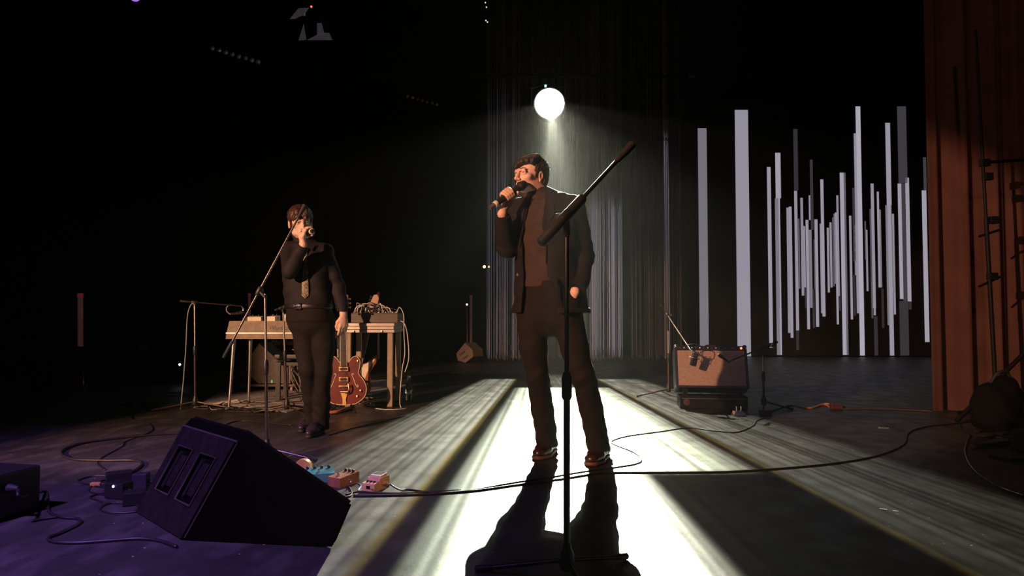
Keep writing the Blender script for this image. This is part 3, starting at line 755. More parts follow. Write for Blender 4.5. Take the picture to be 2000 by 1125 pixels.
    for sgn in (-1, 1):
        pts = []
        for z, inn, out in ((tz(392), .055, .075), (tz(408), .060, .112), (tz(424), .062, .128), (tz(440), .064, .104), (tz(480), .070, .092), (tz(520), .074, .082)):
            c = np.interp(z, zs, [-v for v in cc]) - .01
            pts.append((front(c + sgn * (inn + .006), z, .007), front(c + sgn * out, z, .005)))
        mb = MB()
        for a_, b_ in pts: mb.v += [a_, b_, a_ - Vector((fx, fy, 0)) * .006, b_ - Vector((fx, fy, 0)) * .006]
        for i in range(len(pts) - 1):
            o = i * 4; mb.f += [(o, o + 1, o + 5, o + 4), (o + 2, o + 6, o + 7, o + 3), (o, o + 4, o + 6, o + 2), (o + 1, o + 3, o + 7, o + 5)]
        mb.f += [(0, 2, 3, 1), (len(mb.v) - 4, len(mb.v) - 3, len(mb.v) - 1, len(mb.v) - 2)]
        mb.build('lapel', M_JACKET, jk, 50)
    bp = A(1020, 537, -.2); bf = Vector((-.5, -.86, 0)); q = front(-.13, tz(537), .002)
    MB().lathe(q, Vector((fx, fy, 0)), [(-.002, .009), (.002, .010), (.004, .008), (.0042, .004)], 14).build('button', mat('horn_button', (.10, .08, .08), .25), jk, 40)
    shoe('shoe', fl(1079, 880), fl(1046, 901), M_SHOE, M_SOLE, root, .11, .050, .300, laces=M_BLACK)
    shoe('shoe', fl(1181, 891), fl(1146, 915), M_SHOE, M_SOLE, root, .11, .050, .300, laces=M_BLACK)
    microphone('microphone', micH, micT, 'black hand-held microphone with a pale ring held by the person in the blazer', M_WHITE, mat('mic_tail', (.10, .09, .09), .5))
singer()

# ------------------------------------------------------------------ the second singer, further back on the left
def second():
    D = 4.95
    B = lambda x, y, dy=0.0: at(x, y, D + dy)
    M_SH = mat('black_shirt', (.011, .008, .010), .75, var=.2, bump=.2, bscale=250, spec=.3); M_TR = mat('black_trousers', (.012, .009, .008), .85, var=.2, spec=.2)
    M_HB = mat('brown_hair', (.045, .018, .014), .42, var=.5, scale=110, bump=.5, bscale=170)
    root = thing('person', (B(612, 850).x, D, 0), 'person in black shirt and patterned tie singing beside the electric piano', 'person')
    yaw = math.radians(8)
    H = Head(B(587, 433, -.02), head_frame(math.radians(-26), math.radians(-9), math.radians(4)), 1.0)
    shR, elR, wrR = B(567, 489, .0), B(566, 530, -.20), B(592, 479, -.25)
    shL, elL, wrL = B(634, 492, .0), B(660, 560, .02), B(671, 614, -.04)
    micH, micT = H(0, .135, -.078), B(612, 451, -.30)
    axis = (micH - micT).normalized(); grip = micT + axis * .095
    tz = lambda y: B(607, y).z; cx = lambda x: B(x, 0).x
    hips = ((B(594, 625, .02), B(602, 722, -.02), B(611, 815, .18)), (B(634, 625, .02), B(632, 724, .0), B(627, 825, .13)))
    lo, hi = (-1.78, 4.52, -.005), (-1.10, 5.32, 1.70)
    g = Grid(lo, hi, .005); H.sculpt(g)
    g.cone(H(0, -.028, -.06), B(599, 478, .02), .052, .058, .03)
    g.loft([(tz(640), cx(612), D, .13, .09, -yaw), (tz(590), cx(609), D, .12, .085, -yaw), (tz(530), cx(606), D, .14, .095, -yaw), (tz(490), cx(603), D, .14, .075, -yaw), (tz(478), cx(600), D, .07, .06, -yaw)], .03)
    for sh, el, wr in ((shR, elR, wrR), (shL, elL, wrL)): g.chain([sh, el, wr], [.040, .034, .023], .02)
    grip_hand(g, grip, axis, wrR, (1, .35, -.1))
    loose_hand(g, wrL, (.03, -.05, -1), (-.5, .6, 0), (-.9, -.4, 0), .95, .38)
    for hp, kn, an in hips: g.chain([hp, kn, an, Vector((an.x, an.y, .06))], [.062, .045, .032, .03], .02)
    g.mesh('body', M_SKIN, root, 1)
    H.eyes(root, M_EYE, M_IRIS, M_HB)
    h = Grid(H.c - Vector((.16, .16, .15)), H.c + Vector((.16, .16, .17)), .004)
    h.ell(H(0, -.016, .036), (.088, .104, .090), H.R, .01); h.ell(H(0, -.060, -.020), (.070, .054, .062), H.R, .02)
    h.chain([H(-.03, .07, .07), H(-.02, .100, .03), H(-.035, .102, .004)], [.022, .016, .006], .012); h.chain([H(.03, .07, .075), H(.035, .096, .035), H(.03, .098, .012)], [.022, .016, .006], .012)
    def face(P):
        q = (P - np.array(H.c, np.float32)) @ H.R; x, y, z = q[..., 0], q[..., 1], q[..., 2]
        a = np.minimum(y - .030, .018 + .010 * np.sin(x * 70) - z)
        b = np.minimum(np.minimum(y + .040, .004 - z), np.abs(x) - .035); b = np.where((y > .0) & (y < .022) & (z > -.03), -1, b)
        c = np.minimum(y + .02, -.055 - z); return -np.maximum(np.maximum(a, b), c)
    h.cut(face, H.c - Vector((.16,) * 3), H.c + Vector((.16,) * 3), .004)
    def strands(P):
        q = (P - np.array(H.c, np.float32)) @ H.R; th = np.arctan2(q[..., 0], q[..., 1] + .05)
        return (.0016 * np.sin(th * 30 + 8 * q[..., 2] / .1) + .0012 * np.sin(th * 57 - 30 * q[..., 2])).astype(np.float32)
    h.disp(strands, H.c - Vector((.16,) * 3), H.c + Vector((.16, .16, .17))); h.mesh('hair', M_HB, root, 1)
    # shirt
    s = Grid((-1.80, 4.50, .88), (-1.08, 5.22, 1.52), .006)
    s.loft([(tz(596), cx(609), D, .172, .122, -yaw), (tz(575), cx(608), D, .176, .125, -yaw), (tz(540), cx(606), D, .170, .122, -yaw), (tz(505), cx(604), D, .178, .115, -yaw), (tz(488), cx(602), D, .150, .090, -yaw), (tz(476), cx(600), D, .075, .070, -yaw)], .03)
    s.cone(B(600, 482, .02), shR, .055, .060, .03); s.cone(B(602, 482, .02), shL, .055, .060, .03)
    s.chain([shR, elR], [.062, .054], .02); s.chain([elR, wrR], [.054, .038], .015); s.chain([shL, elL], [.060, .050], .02); s.chain([elL, wrL], [.052, .040], .015)
    s.cone(B(600, 480, .01), H(0, -.026, -.088), .068, .062, .012)
    s.cut(lambda P: np.sqrt(((P - np.array(H(0, .0, -.07), np.float32)) ** 2).sum(-1)) - .058, H(0, 0, -.07) - Vector((.07,) * 3), H(0, 0, -.07) + Vector((.07,) * 3), .006)
    s.disp(wob(.0045, 22, 18, 38, .7), (-1.8, 4.5, .88), (-1.08, 5.22, 1.36))
    for wp, wd in ((wrR - (wrR - elR).normalized() * .004, (wrR - elR).normalized()), (wrL, (wrL - elL).normalized())):
        s.cut(lambda P, wp=wp, wd=wd: -(((P - np.array(wp, np.float32)) @ np.array(wd, np.float32))), wp - Vector((.055,) * 3), wp + Vector((.055,) * 3), .003)
    sh = s.mesh('shirt', M_SH, root, 1)
    nf = Vector((-math.sin(yaw), -math.cos(yaw), 0))
    def front(x, y):
        for i in range(200):
            p = B(x, y, -.40 + i * .004); q = [int(round((p[k] - s.lo[k]) / s.h)) for k in range(3)]
            if all(0 <= v < n for v, n in zip(q, s.n)) and s.d[q[0], q[1], q[2]] < 0: return p
        return B(x, y, -.12)
    # tie
    mb = MB(); rows = ((482, 3.2), (489, 3.4), (500, 4.0), (515, 4.6), (530, 5.2), (548, 6.0), (566, 6.6), (577, 6.6), (583, .5)); Yl = None
    for (y, hw) in rows:
        x = 596.0 - (y - 540) * .004; p0 = B(x, y, -.122 - .012 * (y > 530)) if y < 520 else B(x, y, -.138); wl = hw / F * p0.y
        for dz_ in (0, .008):
            for u in (-1, 0, 1): mb.v.append(p0 + X * u * wl + Yv * (dz_ - (.004 if u == 0 else 0)))
    for i in range(len(rows) - 1):
        o = i * 6; n = o + 6
        mb.f += [(o, o + 1, n + 1, n), (o + 1, o + 2, n + 2, n + 1), (o + 3, n + 3, n + 4, o + 4), (o + 4, n + 4, n + 5, o + 5), (o, n, n + 3, o + 3), (o + 2, o + 5, n + 5, n + 2)]
    mt = bpy.data.materials.new('speckled_tie'); mt.use_nodes = True; t_ = mt.node_tree; b_ = t_.nodes['Principled BSDF']; v_ = t_.nodes.new('ShaderNodeTexVoronoi'); v_.inputs['Scale'].default_value = 150
    c_ = t_.nodes.new('ShaderNodeTexCoord'); t_.links.new(c_.outputs['Object'], v_.inputs['Vector']); t_.links.new(nramp(t_, v_.outputs[0], [(.25, (.42, .30, .15)), (.5, (.06, .045, .03))]), b_.inputs['Base Color']); b_.inputs['Roughness'].default_value = .5
    mb.build('tie', mt, root, 60)
    # collar points, belt, buckle
    for q in (-1, 1):
        a = B(598 + q * 3, 482, -.105); MB().add([a, a + X * q * .045 + Z * .018 + Yv * .03, a + X * q * .034 - Z * .028 - Yv * .008, a + Yv * .008, a + X * q * .045 + Z * .018 + Yv * .038, a + X * q * .034 - Z * .028], [(0, 1, 2), (3, 5, 4), (0, 3, 4, 1), (1, 4, 5, 2), (2, 5, 3, 0)]).build('collar', M_SH, sh, 30)
    t = Grid((-1.80, 4.66, .02), (-1.06, 5.24, 1.06), .006)
    t.ell((cx(612), D, tz(628)), (.160, .112, .125), None, .03)
    t.loft([(tz(625), cx(611), D, .158, .112, -yaw), (tz(595), cx(609), D, .163, .114, -yaw)], .03)
    t.chain([B(592, 630, .02), B(596, 680, .0), B(602, 722, -.03), B(607, 775, .07), B(611, 826, .18)], [.088, .074, .060, .055, .056], .018)
    t.chain([B(632, 630, .02), B(632, 680, .0), B(631, 724, -.01), B(629, 780, .05), B(627, 836, .13)], [.088, .074, .062, .057, .058], .018)
    t.disp(wob(.0035, 28, 18, 22, 2.0), (-1.8, 4.66, .02), (-1.06, 5.24, .75))
    t.disp(lambda P: (.004 * np.sin(P[..., 2] * 75 + P[..., 0] * 60) * np.exp(-((P[..., 2] - .16) / .09) ** 2)).astype(np.float32), (-1.8, 4.66, .02), (-1.06, 5.24, .5))
    for p in (B(611, 829, .18), B(627, 839, .13)): t.cut(lambda P, p=p: P[..., 2] - p.z, (p.x - .075, p.y - .1, 0), (p.x + .075, p.y + .1, p.z + .01), .003)
    t.mesh('trousers', M_TR, root, 1)
    bl = Grid((-1.80, 4.70, .88), (-1.10, 5.20, 1.02), .005)
    zb_ = tz(598); bl.loft([(zb_ - .017, cx(609), D, .170, .121, -yaw), (zb_ + .017, cx(609), D, .170, .121, -yaw)], .004)
    belt = bl.mesh('belt', mat('belt_leather', (.012, .009, .008), .35), root, 1)
    c = Vector((cx(597), D - .128, zb_)); ring = [c + X * .026 * sx * (1 if abs(sx) == 1 else 1) + Z * .020 * sz for sx, sz in ((-1, -1), (1, -1), (1, 1), (-1, 1), (-1, -1))]
    MB().tube(ring, .005, 6).tube([c - X * .026, c + X * .02], .003, 6).build('buckle', M_CHROME, belt, 60)
    M_PS = mat('polished_black_shoe', (.030, .022, .035), .22, var=.2)
    shoe('shoe', fl(607, 833), fl(577, 851), M_PS, M_RUB, root, .09, .042, .29, pointed=True)
    shoe('shoe', fl(628, 843), fl(596, 859), M_PS, M_RUB, root, .09, .042, .29, pointed=True)
    microphone('microphone', micH, micT, 'black hand-held microphone with a white ring held by the person in the tie', M_WHITE)
second()

# ------------------------------------------------------------------ floor monitors
def wedge(name, prof, u, w, width, org, label, m, rim, slots, m_front=None):
    """prof: points in the near side plane (3-D); extruded by w*width"""
    o = thing(name, org, label, 'stage monitor')
    n = len(prof); P = [Vector(p) for p in prof]
    MB().add([p for p in P] + [p + w * width for p in P], [tuple(range(n)), tuple(range(n, 2 * n))[::-1]] + [(i, (i + 1) % n, n + (i + 1) % n, n + i) for i in range(n)]).build('cabinet', m, o)
    return o
def big_wedge():
    p0, p1, pf = fl(360, 1056), fl(648, 1070), fl(268, 1000)
    w = (pf - p0); w.z = 0; width = w.length; w.normalize()
    u = (p1 - p0); u.z = 0; u.normalize(); nrm = Vector((-u.y, u.x, 0))
    hit = lambda x, y: plane_hit(x, y, p0, nrm)
    a, b, c, d, e = hit(466, 864), hit(482, 846), hit(686, 986), hit(657, 1054), hit(648, 1072)
    e.z = .004; q0 = p0.copy(); q0.z = .004
    o = wedge('stage_monitor', [q0, a, b, c, d, e], u, w, width, (p0 + u * .3 + w * .25), 'large black wedge stage monitor in the left foreground with two recessed handles', M_CARPET, None, 2)
    # rear panel with two long handle recesses
    M_PAN = mat('monitor_panel', (.012, .0095, .009), .42, var=.35, scale=25); M_RIM = mat('panel_rim', (.11, .085, .07), .28, .5)
    up = (a - q0); L = up.length; up.normalize(); out = up.cross(w).normalized()
    if out.dot(u) > 0: out = -out
    pan = MB(); fr = lambda s_, t_, k=0.0: q0 + up * (L * s_) + w * (width * t_) + out * k
    # panel built as a frame round the two slots
    cells_t = [.02, .14, .42, .56, .84, .98]; cells_s = [.0, .30, .80, 1.0]
    for i in range(5):
        for j in range(3):
            if j == 1 and i in (1, 3): continue
            A_ = [fr(cells_s[j], cells_t[i], .001), fr(cells_s[j], cells_t[i + 1], .001), fr(cells_s[j + 1], cells_t[i + 1], .001), fr(cells_s[j + 1], cells_t[i], .001)]
            pan.add(A_ + [p + out * .010 for p in A_], [(0, 1, 2, 3), (4, 5, 6, 7), (0, 1, 5, 4), (1, 2, 6, 5), (2, 3, 7, 6), (3, 0, 4, 7)])
    pn = pan.build('rear_panel', M_PAN, o)
    for t0, t1 in ((.14, .42), (.56, .84)):
        h = MB().tube([fr(.30, t0, .013), fr(.30, t1, .013), fr(.80, t1, .013), fr(.80, t0, .013), fr(.30, t0, .013)], .0055, 6).build('handle_rim', M_RIM, o, 60)
        MB().tube([fr(.36, (t0 + t1) / 2 + .05, .008), fr(.74, (t0 + t1) / 2 + .05, .008)], .010, 8).build('grip_bar', M_BLACK, h, 60)
        MB().box(fr(.55, (t0 + t1) / 2 - .035, .005), (.012, .06, L * .34), Matrix((out, w, up)).transposed()).build('recess_plate', M_PAN, h)
    MB().tube([fr(1.0, .01, .004), fr(1.0, .99, .004)], .006, 6).build('top_trim', mat('bright_trim', (.55, .5, .5), .22, .9), o, 60)
    MB().tube([fr(.02, .0, .002), fr(.98, .0, .002)], .004, 6).build('edge_trim', M_RIM, o, 60)
    # foam-fronted baffle
    bc = c - b; nb = w.cross(bc).normalized(); nb = nb if nb.z > 0 else -nb
    R = Matrix((bc.normalized(), w, bc.normalized().cross(w))).transposed()
    MB().rbox((b + c) / 2 + w * width / 2 + nb * .006, (bc.length * .99, width * .97, .022), .006, R).build('foam_grille', mat('foam_front', (.006, .005, .005), .98, bump=1.0, bscale=400, spec=.03), o)
    for (pt, sg) in ((q0, 1), (e, -1)):
        for t_ in (.06, .94):
            MB().lathe(Vector((pt.x, pt.y, 0)) + u * sg * .05 + w * width * t_, Z, [(0, .018), (.010, .02)], 10).build('rubber_foot', M_RUB, o)
big_wedge()
def small_wedge():
    D = fl(910, 709).y; Q = lambda x, y, dy=0: at(x, y, D + dy)
    w = Vector((.55, .84, 0)).normalized()
    px = [(891, 691), (908, 670), (923, 684), (924, 697), (909, 709), (894, 704)]
    pts = [Q(x, y) for x, y in px]; zmin = min(p.z for p in pts); pts = [p - Z * (zmin - .003) for p in pts]
    o = wedge('stage_monitor', pts, None, w, .30, (pts[4].x, pts[4].y, 0), 'small far stage monitor with two dark slots lying behind the beams of light', mat('monitor_grey', (.20, .14, .10), .6), None, 2)
    R = Matrix.Rotation(math.radians(36), 3, 'Y')
    for x, y in ((903, 690), (909, 698)):
        c = Q(x, y) - Z * (zmin - .003); MB().box(c - Yv * .004, (.12, .014, .028), R.inverted()).build('slot', M_BLACK, o)
    MB().tube([pts[1], pts[2]], .012, 6).build('edge_trim', M_ALU, o)
small_wedge()
def corner_box():
    # black powered box cut by the left picture edge
    p = fl(52, 1010); c = Vector((p.x - .22, p.y + .02, .105)); R = rotz(math.radians(-12))
    o = thing('power_box', (c.x, c.y, 0), 'black box with a cable plugged in at the left edge of the picture', 'box')
    MB().rbox(c, (.36, .26, .19), .012, R).build('case', M_BLACK, o)
    for sx in (-1, 1):
        for sy in (-1, 1): MB().lathe(c + R @ Vector((sx * .14, sy * .09, -.105)), Z, [(0, .015), (.014, .016)], 10).build('rubber_foot', M_RUB, o)
    q = c + R @ Vector((.18, -.03, .03)); MB().lathe(q, R @ X, [(0, .016), (.006, .018), (.03, .014), (.055, .009)], 12).build('plug', M_RUB, o, 40)
    return q + (R @ X) * .05
PLUG = corner_box()

# ------------------------------------------------------------------ microphone stands
def mic_stand(base, top, tail, tip, legs, label, r=.011, clip=True, mic=None, grip_end=.11, leg_len=.30, legz=.055, hub=.075, group='boom microphone stands', name='microphone_stand', tailr=None, pole_m=None):
    base, top, tail, tip = map(Vector, (base, top, tail, tip)); m = pole_m or M_POLE
    o = thing(name, (base.x, base.y, 0), label, 'microphone stand', group)
    foot = Vector((base.x, base.y, 0)); hubp = foot + Z * hub
    for a in legs:
        d = Vector((math.cos(a), math.sin(a), 0)); e = foot + d * leg_len + Z * .012
        lg = MB().tube([hubp + d * .015 - Z * .005, e], [.008, .007], 8).build('leg', m, o, 60)
        MB().tube([e - d * .045 + Z * .009, e + d * .012 - Z * .001], [.0105, .0115], 8).build('rubber_foot', M_RUB, lg, 60)
    MB().lathe(foot + Z * (hub - .035), Z, [(0, .018), (.012, .024), (.05, .024), (.07, .016), (.085, .014)], 14).build('hub', M_BLACK, o, 50)
    mid = hubp.lerp(top, .52); ax = (top - hubp).normalized()
    MB().tube([hubp, mid], r, 12).build('lower_tube', m, o, 60)
    MB().lathe(mid - ax * .045, ax, [(0, r + .002), (.01, r + .006), (.07, r + .006), (.09, r + .001)], 12).build('clutch', M_BLACK, o, 50)
    MB().tube([mid, top], r * .72, 12).build('upper_tube', M_STEEL if pole_m else m, o, 60)
    bd = (tip - tail).normalized(); j = tail + bd * max(0.0, (top - tail).dot(bd)); 
    jb = MB().lathe(j - bd * .030, bd, [(0, .012), (.008, .017), (.05, .017), (.058, .012)], 12)
    jb.tube([top - ax * .02, j], .012, 10); jb.build('boom_clamp', M_BLACK, o, 50)
    side = bd.cross(Z).normalized() if abs(bd.z) < .98 else X
    MB().lathe(j - side * .012, -side, [(0, .008), (.02, .008), (.022, .016), (.034, .016), (.036, .010)], 12).build('knob', M_STEEL, o, 50)
    bm = MB().tube([tail, tip], r * .64, 10).build('boom', m, o, 60)
    tr = tailr or r * 1.05
    MB().tube([tail - bd * .004, tail, tail + bd * grip_end, tail + bd * (grip_end + .008)], [tr * .7, tr, tr, tr * .7], 10).build('counterweight', M_RUB, bm, 60)
    if clip:
        MB().lathe(tip - bd * .01, bd, [(0, .008), (.012, .010), (.030, .010)], 10).tube([tip + bd * .02, tip + bd * .045, tip + bd * .085], [.011, .014, .015], 10).build('microphone_clip', M_RUB, bm, 60)
    return o
B1 = fl(1107, 1138); D1 = B1.y
def q1(x, y, dy=0): return at(x, y, D1 + dy)
mic_stand(B1, q1(1107, 447), q1(1057, 474, -.10), q1(1207, 312, .05), [math.radians(a) for a in (163, 43, -77)], 'tall black boom stand with an empty clip standing nearest the camera', .0108, grip_end=.22, leg_len=.30, tailr=.0165)
# upright clip at the end of the near boom
B2 = fl(521, 899); D2 = B2.y
def q2(x, y, dy=0): return at(x, y, D2 + dy)
mic_stand(B2, q2(518, 574), q2(437, 698, -.02), q2(583, 424, .03), [math.radians(a) for a in (-8, 112, 232)], 'boom stand behind the large stage monitor, crossing the face of the person in the tie', .0100, grip_end=.10, pole_m=mat('stand_satin_metal', (.10, .085, .08), .30, .85))
B3 = fl(381, 800); D3 = B3.y
def q3(x, y, dy=0): return at(x, y, D3 + dy)
M_POLE3 = mat('stand_worn_metal', (.075, .055, .048), .40, .7)
S3 = mic_stand(B3, q3(380, 594), q3(352, 588, -.02), q3(472, 598, .18), [math.radians(a) for a in (0, 118, 200)], 'boom stand reaching its level arm over the left end of the electric piano', .0100, leg_len=.34, clip=False, grip_end=.09, pole_m=M_POLE3)
MB().tube([q3(472, 598, .18), q3(475, 603, .19), q3(474, 612, .18)], .006, 6).build('microphone_clip', M_STEEL, S3, 60)
B4 = fl(560, 808); D4 = B4.y
def q4(x, y, dy=0): return at(x, y, D4 + dy)
mic_stand(B4, q4(553, 606), q4(537, 606, -.03), q4(563, 597, .02), [math.radians(a) for a in (176, 60, -40)], 'short stand with a small boom in front of the electric piano keyboard amp', .0105, leg_len=.28, clip=True, grip_end=.03, pole_m=M_POLE3)
B5 = fl(1306, 773); D5 = B5.y
def q5(x, y, dy=0): return at(x, y, D5 + dy)
mic_stand(B5, q5(1305, 642), q5(1288, 592, .35), q5(1349, 684, -1.02), [math.radians(a) for a in (200, -22, 88)], 'slim boom stand slanting down to the left side of the guitar amplifier', .0095, leg_len=.37, clip=False, grip_end=.03, pole_m=mat('stand_brown_sheen', (.10, .05, .035), .4, .7))
B6 = fl(1492, 800); D6 = B6.y
def q6(x, y, dy=0): return at(x, y, D6 + dy)
mic_stand(B6, q6(1490, 690), q6(1518, 668, -.05), q6(1424, 706, -.30), [math.radians(a) for a in (70, -10, 250)], 'boom stand to the right of the guitar amplifier, arm lowered across its front', .0100, leg_len=.24, clip=False, grip_end=.16, pole_m=mat('stand_dark_sheen', (.02, .02, .022), .4, .3))
def small_mic(name, a, b, label, r=.014, m=None):
    a, b = Vector(a), Vector(b); ax = (b - a); L = ax.length; ax.normalize()
    o = thing(name, (a.x, a.y, min(a.z, b.z) - .02), label, 'microphone')
    MB().lathe(a, ax, [(0, r * .55), (L * .5, r), (L * .62, r)], 12).build('handle', m or M_BLACK, o, 50)
    MB().lathe(a, ax, [(L * .62, r * 1.05), (L * .7, r * 1.35), (L * .92, r * 1.35), (L, r * .7)], 12).build('grille', mat('mic_grille', (.05, .05, .05), .4, .7), o, 50)
    return o
small_mic('microphone', q3(450, 613, .12), q3(478, 610, .20), 'small vocal microphone lying over the piano pedals', .015, M_STEEL)
small_mic('microphone', q4(570, 594, .04), q4(553, 601, -.06), 'small dark microphone in the clip of the short stand', .016)
def side_mic():
    # large side-address microphone with a cable loop, hanging before the amplifier
    c = q5(1357, 697, -1.14); o = thing('condenser_microphone', (c.x, c.y, c.z - .08), 'dark side-address microphone hanging in front of the amplifier grille', 'microphone')
    R = Matrix.Rotation(math.radians(14), 3, 'Y')
    MB().rbox(c + R @ Vector((.0, 0, -.045)), (.055, .04, .075), .008, R).build('body', M_BLACK, o)
    MB().rbox(c + R @ Vector((0, 0, .015)), (.050, .036, .045), .010, R).build('grille', mat('mic_grille', (.05, .05, .05), .4, .7), o)
    ring = [c + R @ Vector((.045 * math.cos(t), .03 * math.sin(t), -.01)) for t in [i * math.pi / 8 for i in range(17)]]
    MB().tube(ring, .004, 6).build('shock_mount', M_STEEL, o, 60)
    for t in (.5, 2.2, 3.7, 5.4):
        p = c + R @ Vector((.045 * math.cos(t), .03 * math.sin(t), -.01)); MB().tube([p, p + R @ Vector((0, 0, .05)), c + R @ Vector((.02 * math.cos(t), .0, .05))], .003, 5).build('mount_arm', M_CHROME, o, 60)
    MB().tube([q5(1349, 684, -1.02), c + R @ Vector((-.02, 0, .03))], .007, 6).build('mount_arm', M_STEEL, o, 60)
    MB().tube(catmull([c + Vector((-.04, 0, .06)), c + Vector((-.07, -.01, .10)), c + Vector((-.01, -.02, .115)), c + Vector((.06, -.01, .09)), c + Vector((.07, 0, .03)), c + Vector((.03, .01, .01))], 5), .004, 6).build('cable_loop', M_CABLE, o, 60)
side_mic()
small_mic('microphone', q6(1424, 708, -.30), q6(1403, 692, -.36), 'black dynamic microphone pointing at the purple-lit half of the amplifier', .012)

# ------------------------------------------------------------------ guitar amplifier on its case
def guitar_amp():
    c0 = fl(1398, 800); yaw = math.radians(-8); Rz = rotz(yaw); D = c0.y
    base = thing('road_case', (c0.x, c0.y + .17, 0), 'low black case carrying the tilted guitar amplifier', 'case')
    cc = Vector((c0.x + .01, c0.y + .17, .060))
    MB().rbox(cc, (.60, .30, .116), .008, Rz).build('body', M_MATTE, base)
    for sx in (-1, 1):
        MB().lathe(cc + Rz @ Vector((sx * .24, -.152, .0)), Rz @ NV, [(-.002, .03), (.003, .03), (.004, .022)], 16).build('round_latch', mat('dark_latch', (.09, .06, .05), .5, .5), base, 40)
    MB().box(cc + Rz @ Vector((0, -.151, .035)), (.56, .004, .006), Rz).build('edge_strip', M_STEEL, base)
    tilt = math.radians(19); R = Rz @ Matrix.Rotation(-tilt, 3, 'X')
    o = thing('guitar_amplifier', (c0.x, c0.y + .1, .19), 'tilted guitar combo amplifier with pale grille cloth and a row of knobs', 'amplifier')
    Wd, Hh, Dp = .65, .40, .22
    fb = Vector((c0.x - .025, c0.y + .005, .192))          # bottom front edge
    P = lambda x, y, z: fb + R @ Vector((x, y, z))
    MB().rbox(P(0, Dp / 2 + .012, Hh / 2 + .005), (Wd, Dp, Hh), .010, R).build('cabinet', M_BLACK, o)
    MB().box(P(0, .004, .185), (Wd - .05, .014, .335), R).build('grille_cloth', mat('grille_cloth', (.42, .30, .24), .85, var=.15, scale=60, bump=.6, bscale=700, spec=.2), o)
    for x in (-Wd / 2 + .012, Wd / 2 - .012): MB().box(P(x, .002, .19), (.020, .018, .365), R).build('side_rail', M_BLACK, o)
    MB().box(P(0, .0, .012), (Wd - .01, .016, .02), R).build('bottom_rail', M_BLACK, o)
    MB().box(P(-Wd / 2 + .004, -.002, .19), (.007, .012, .38), R).build('edge_trim', M_CHROME, o)
    for x in (-.24, .24): MB().box(Vector((fb.x, fb.y, 0)) + Rz @ Vector((x, .045, .148)), (.04, .05, .062), Rz).build('tilt_leg', M_MATTE, o)
    pn = MB().box(P(0, .014, .378), (Wd - .04, .03, .040), R).build('control_panel', mat('control_panel', (.02, .02, .022), .3), o)
    for i in range(15):
        MB().lathe(P(-.27 + i * .036, -.001, .378), R @ NV, [(0, .009), (.012, .008), (.014, .004)], 10).build('knob', M_CHROME if i % 2 else M_BLACK, pn, 40)
    MB().sphere(P(.275, -.006, .376), .010, 10).build('pilot_light', mat('red_pilot', (.8, .1, .05), .3, emit=(1, .12, .04), estr=6), pn, 180)
    MB().tube(catmull([P(-.03, .12, .41), P(-.02, .12, .435), P(.06, .12, .437), P(.07, .12, .41)], 5), .008, 8).build('handle', M_RUB, o, 60)
    for x in (-Wd / 2 + .015, Wd / 2 - .015):
        for z in (.02, .395): MB().sphere(P(x, .018, z), .020, 10).build('corner_protector', M_STEEL, o, 180)
    return P
AMP = guitar_amp()
def amp_pedal():
    p = fl(1443, 812); o = thing('chrome_pedal', p, 'small shiny chrome footswitch on the floor before the amplifier', 'pedal')
    MB().prism([(-.055, 0), (.055, 0), (.038, .038), (-.038, .038)], p, X, Z, Yv, -.03, .04).build('body', M_CHROME, o)
    for sx in (-.018, .020): MB().lathe(p + Vector((sx, .0, .036)), Z, [(0, .012), (.008, .012), (.009, .006), (.034, .006), (.036, .009), (.044, .009)], 12).build('switch', M_CHROME, o, 40)
amp_pedal()
def adapter(name, p, size, R, label, m=M_BLACK, led=None, lab_col=None):
    o = thing(name, (p.x, p.y, 0), label, 'power adapter'); c = Vector((p.x, p.y, size[2] / 2 + .001))
    MB().rbox(c, size, .006, R).build('case', m, o)
    MB().tube([c + R @ Vector((size[0] / 2, 0, 0)), c + R @ Vector((size[0] / 2 + .035, 0, -.004))], [.007, .005], 8).build('strain_relief', M_RUB, o, 60)
    if led: MB().sphere(c + R @ Vector((0, -size[1] / 2, size[2] * .3)), .006, 8).build('indicator_light', led, o, 180)
    if lab_col: MB().box(c + R @ Vector((0, 0, size[2] / 2 + .0005)), (size[0] * .6, size[1] * .6, .001), R).build('sticker', lab_col, o)
M_LEDB = mat('blue_led', (.3, .4, 1), .3, emit=(.35, .45, 1), estr=9)
adapter('power_adapter', fl(1495, 810), (.09, .06, .04), rotz(.3), 'small dark power adapter on the floor right of the chrome footswitch', mat('brown_plastic', (.08, .035, .025), .5))
adapter('power_adapter', fl(1633, 799), (.10, .06, .045), rotz(-.1), 'dark power block at the end of the orange cable', mat('brown_plastic2', (.07, .03, .02), .5))

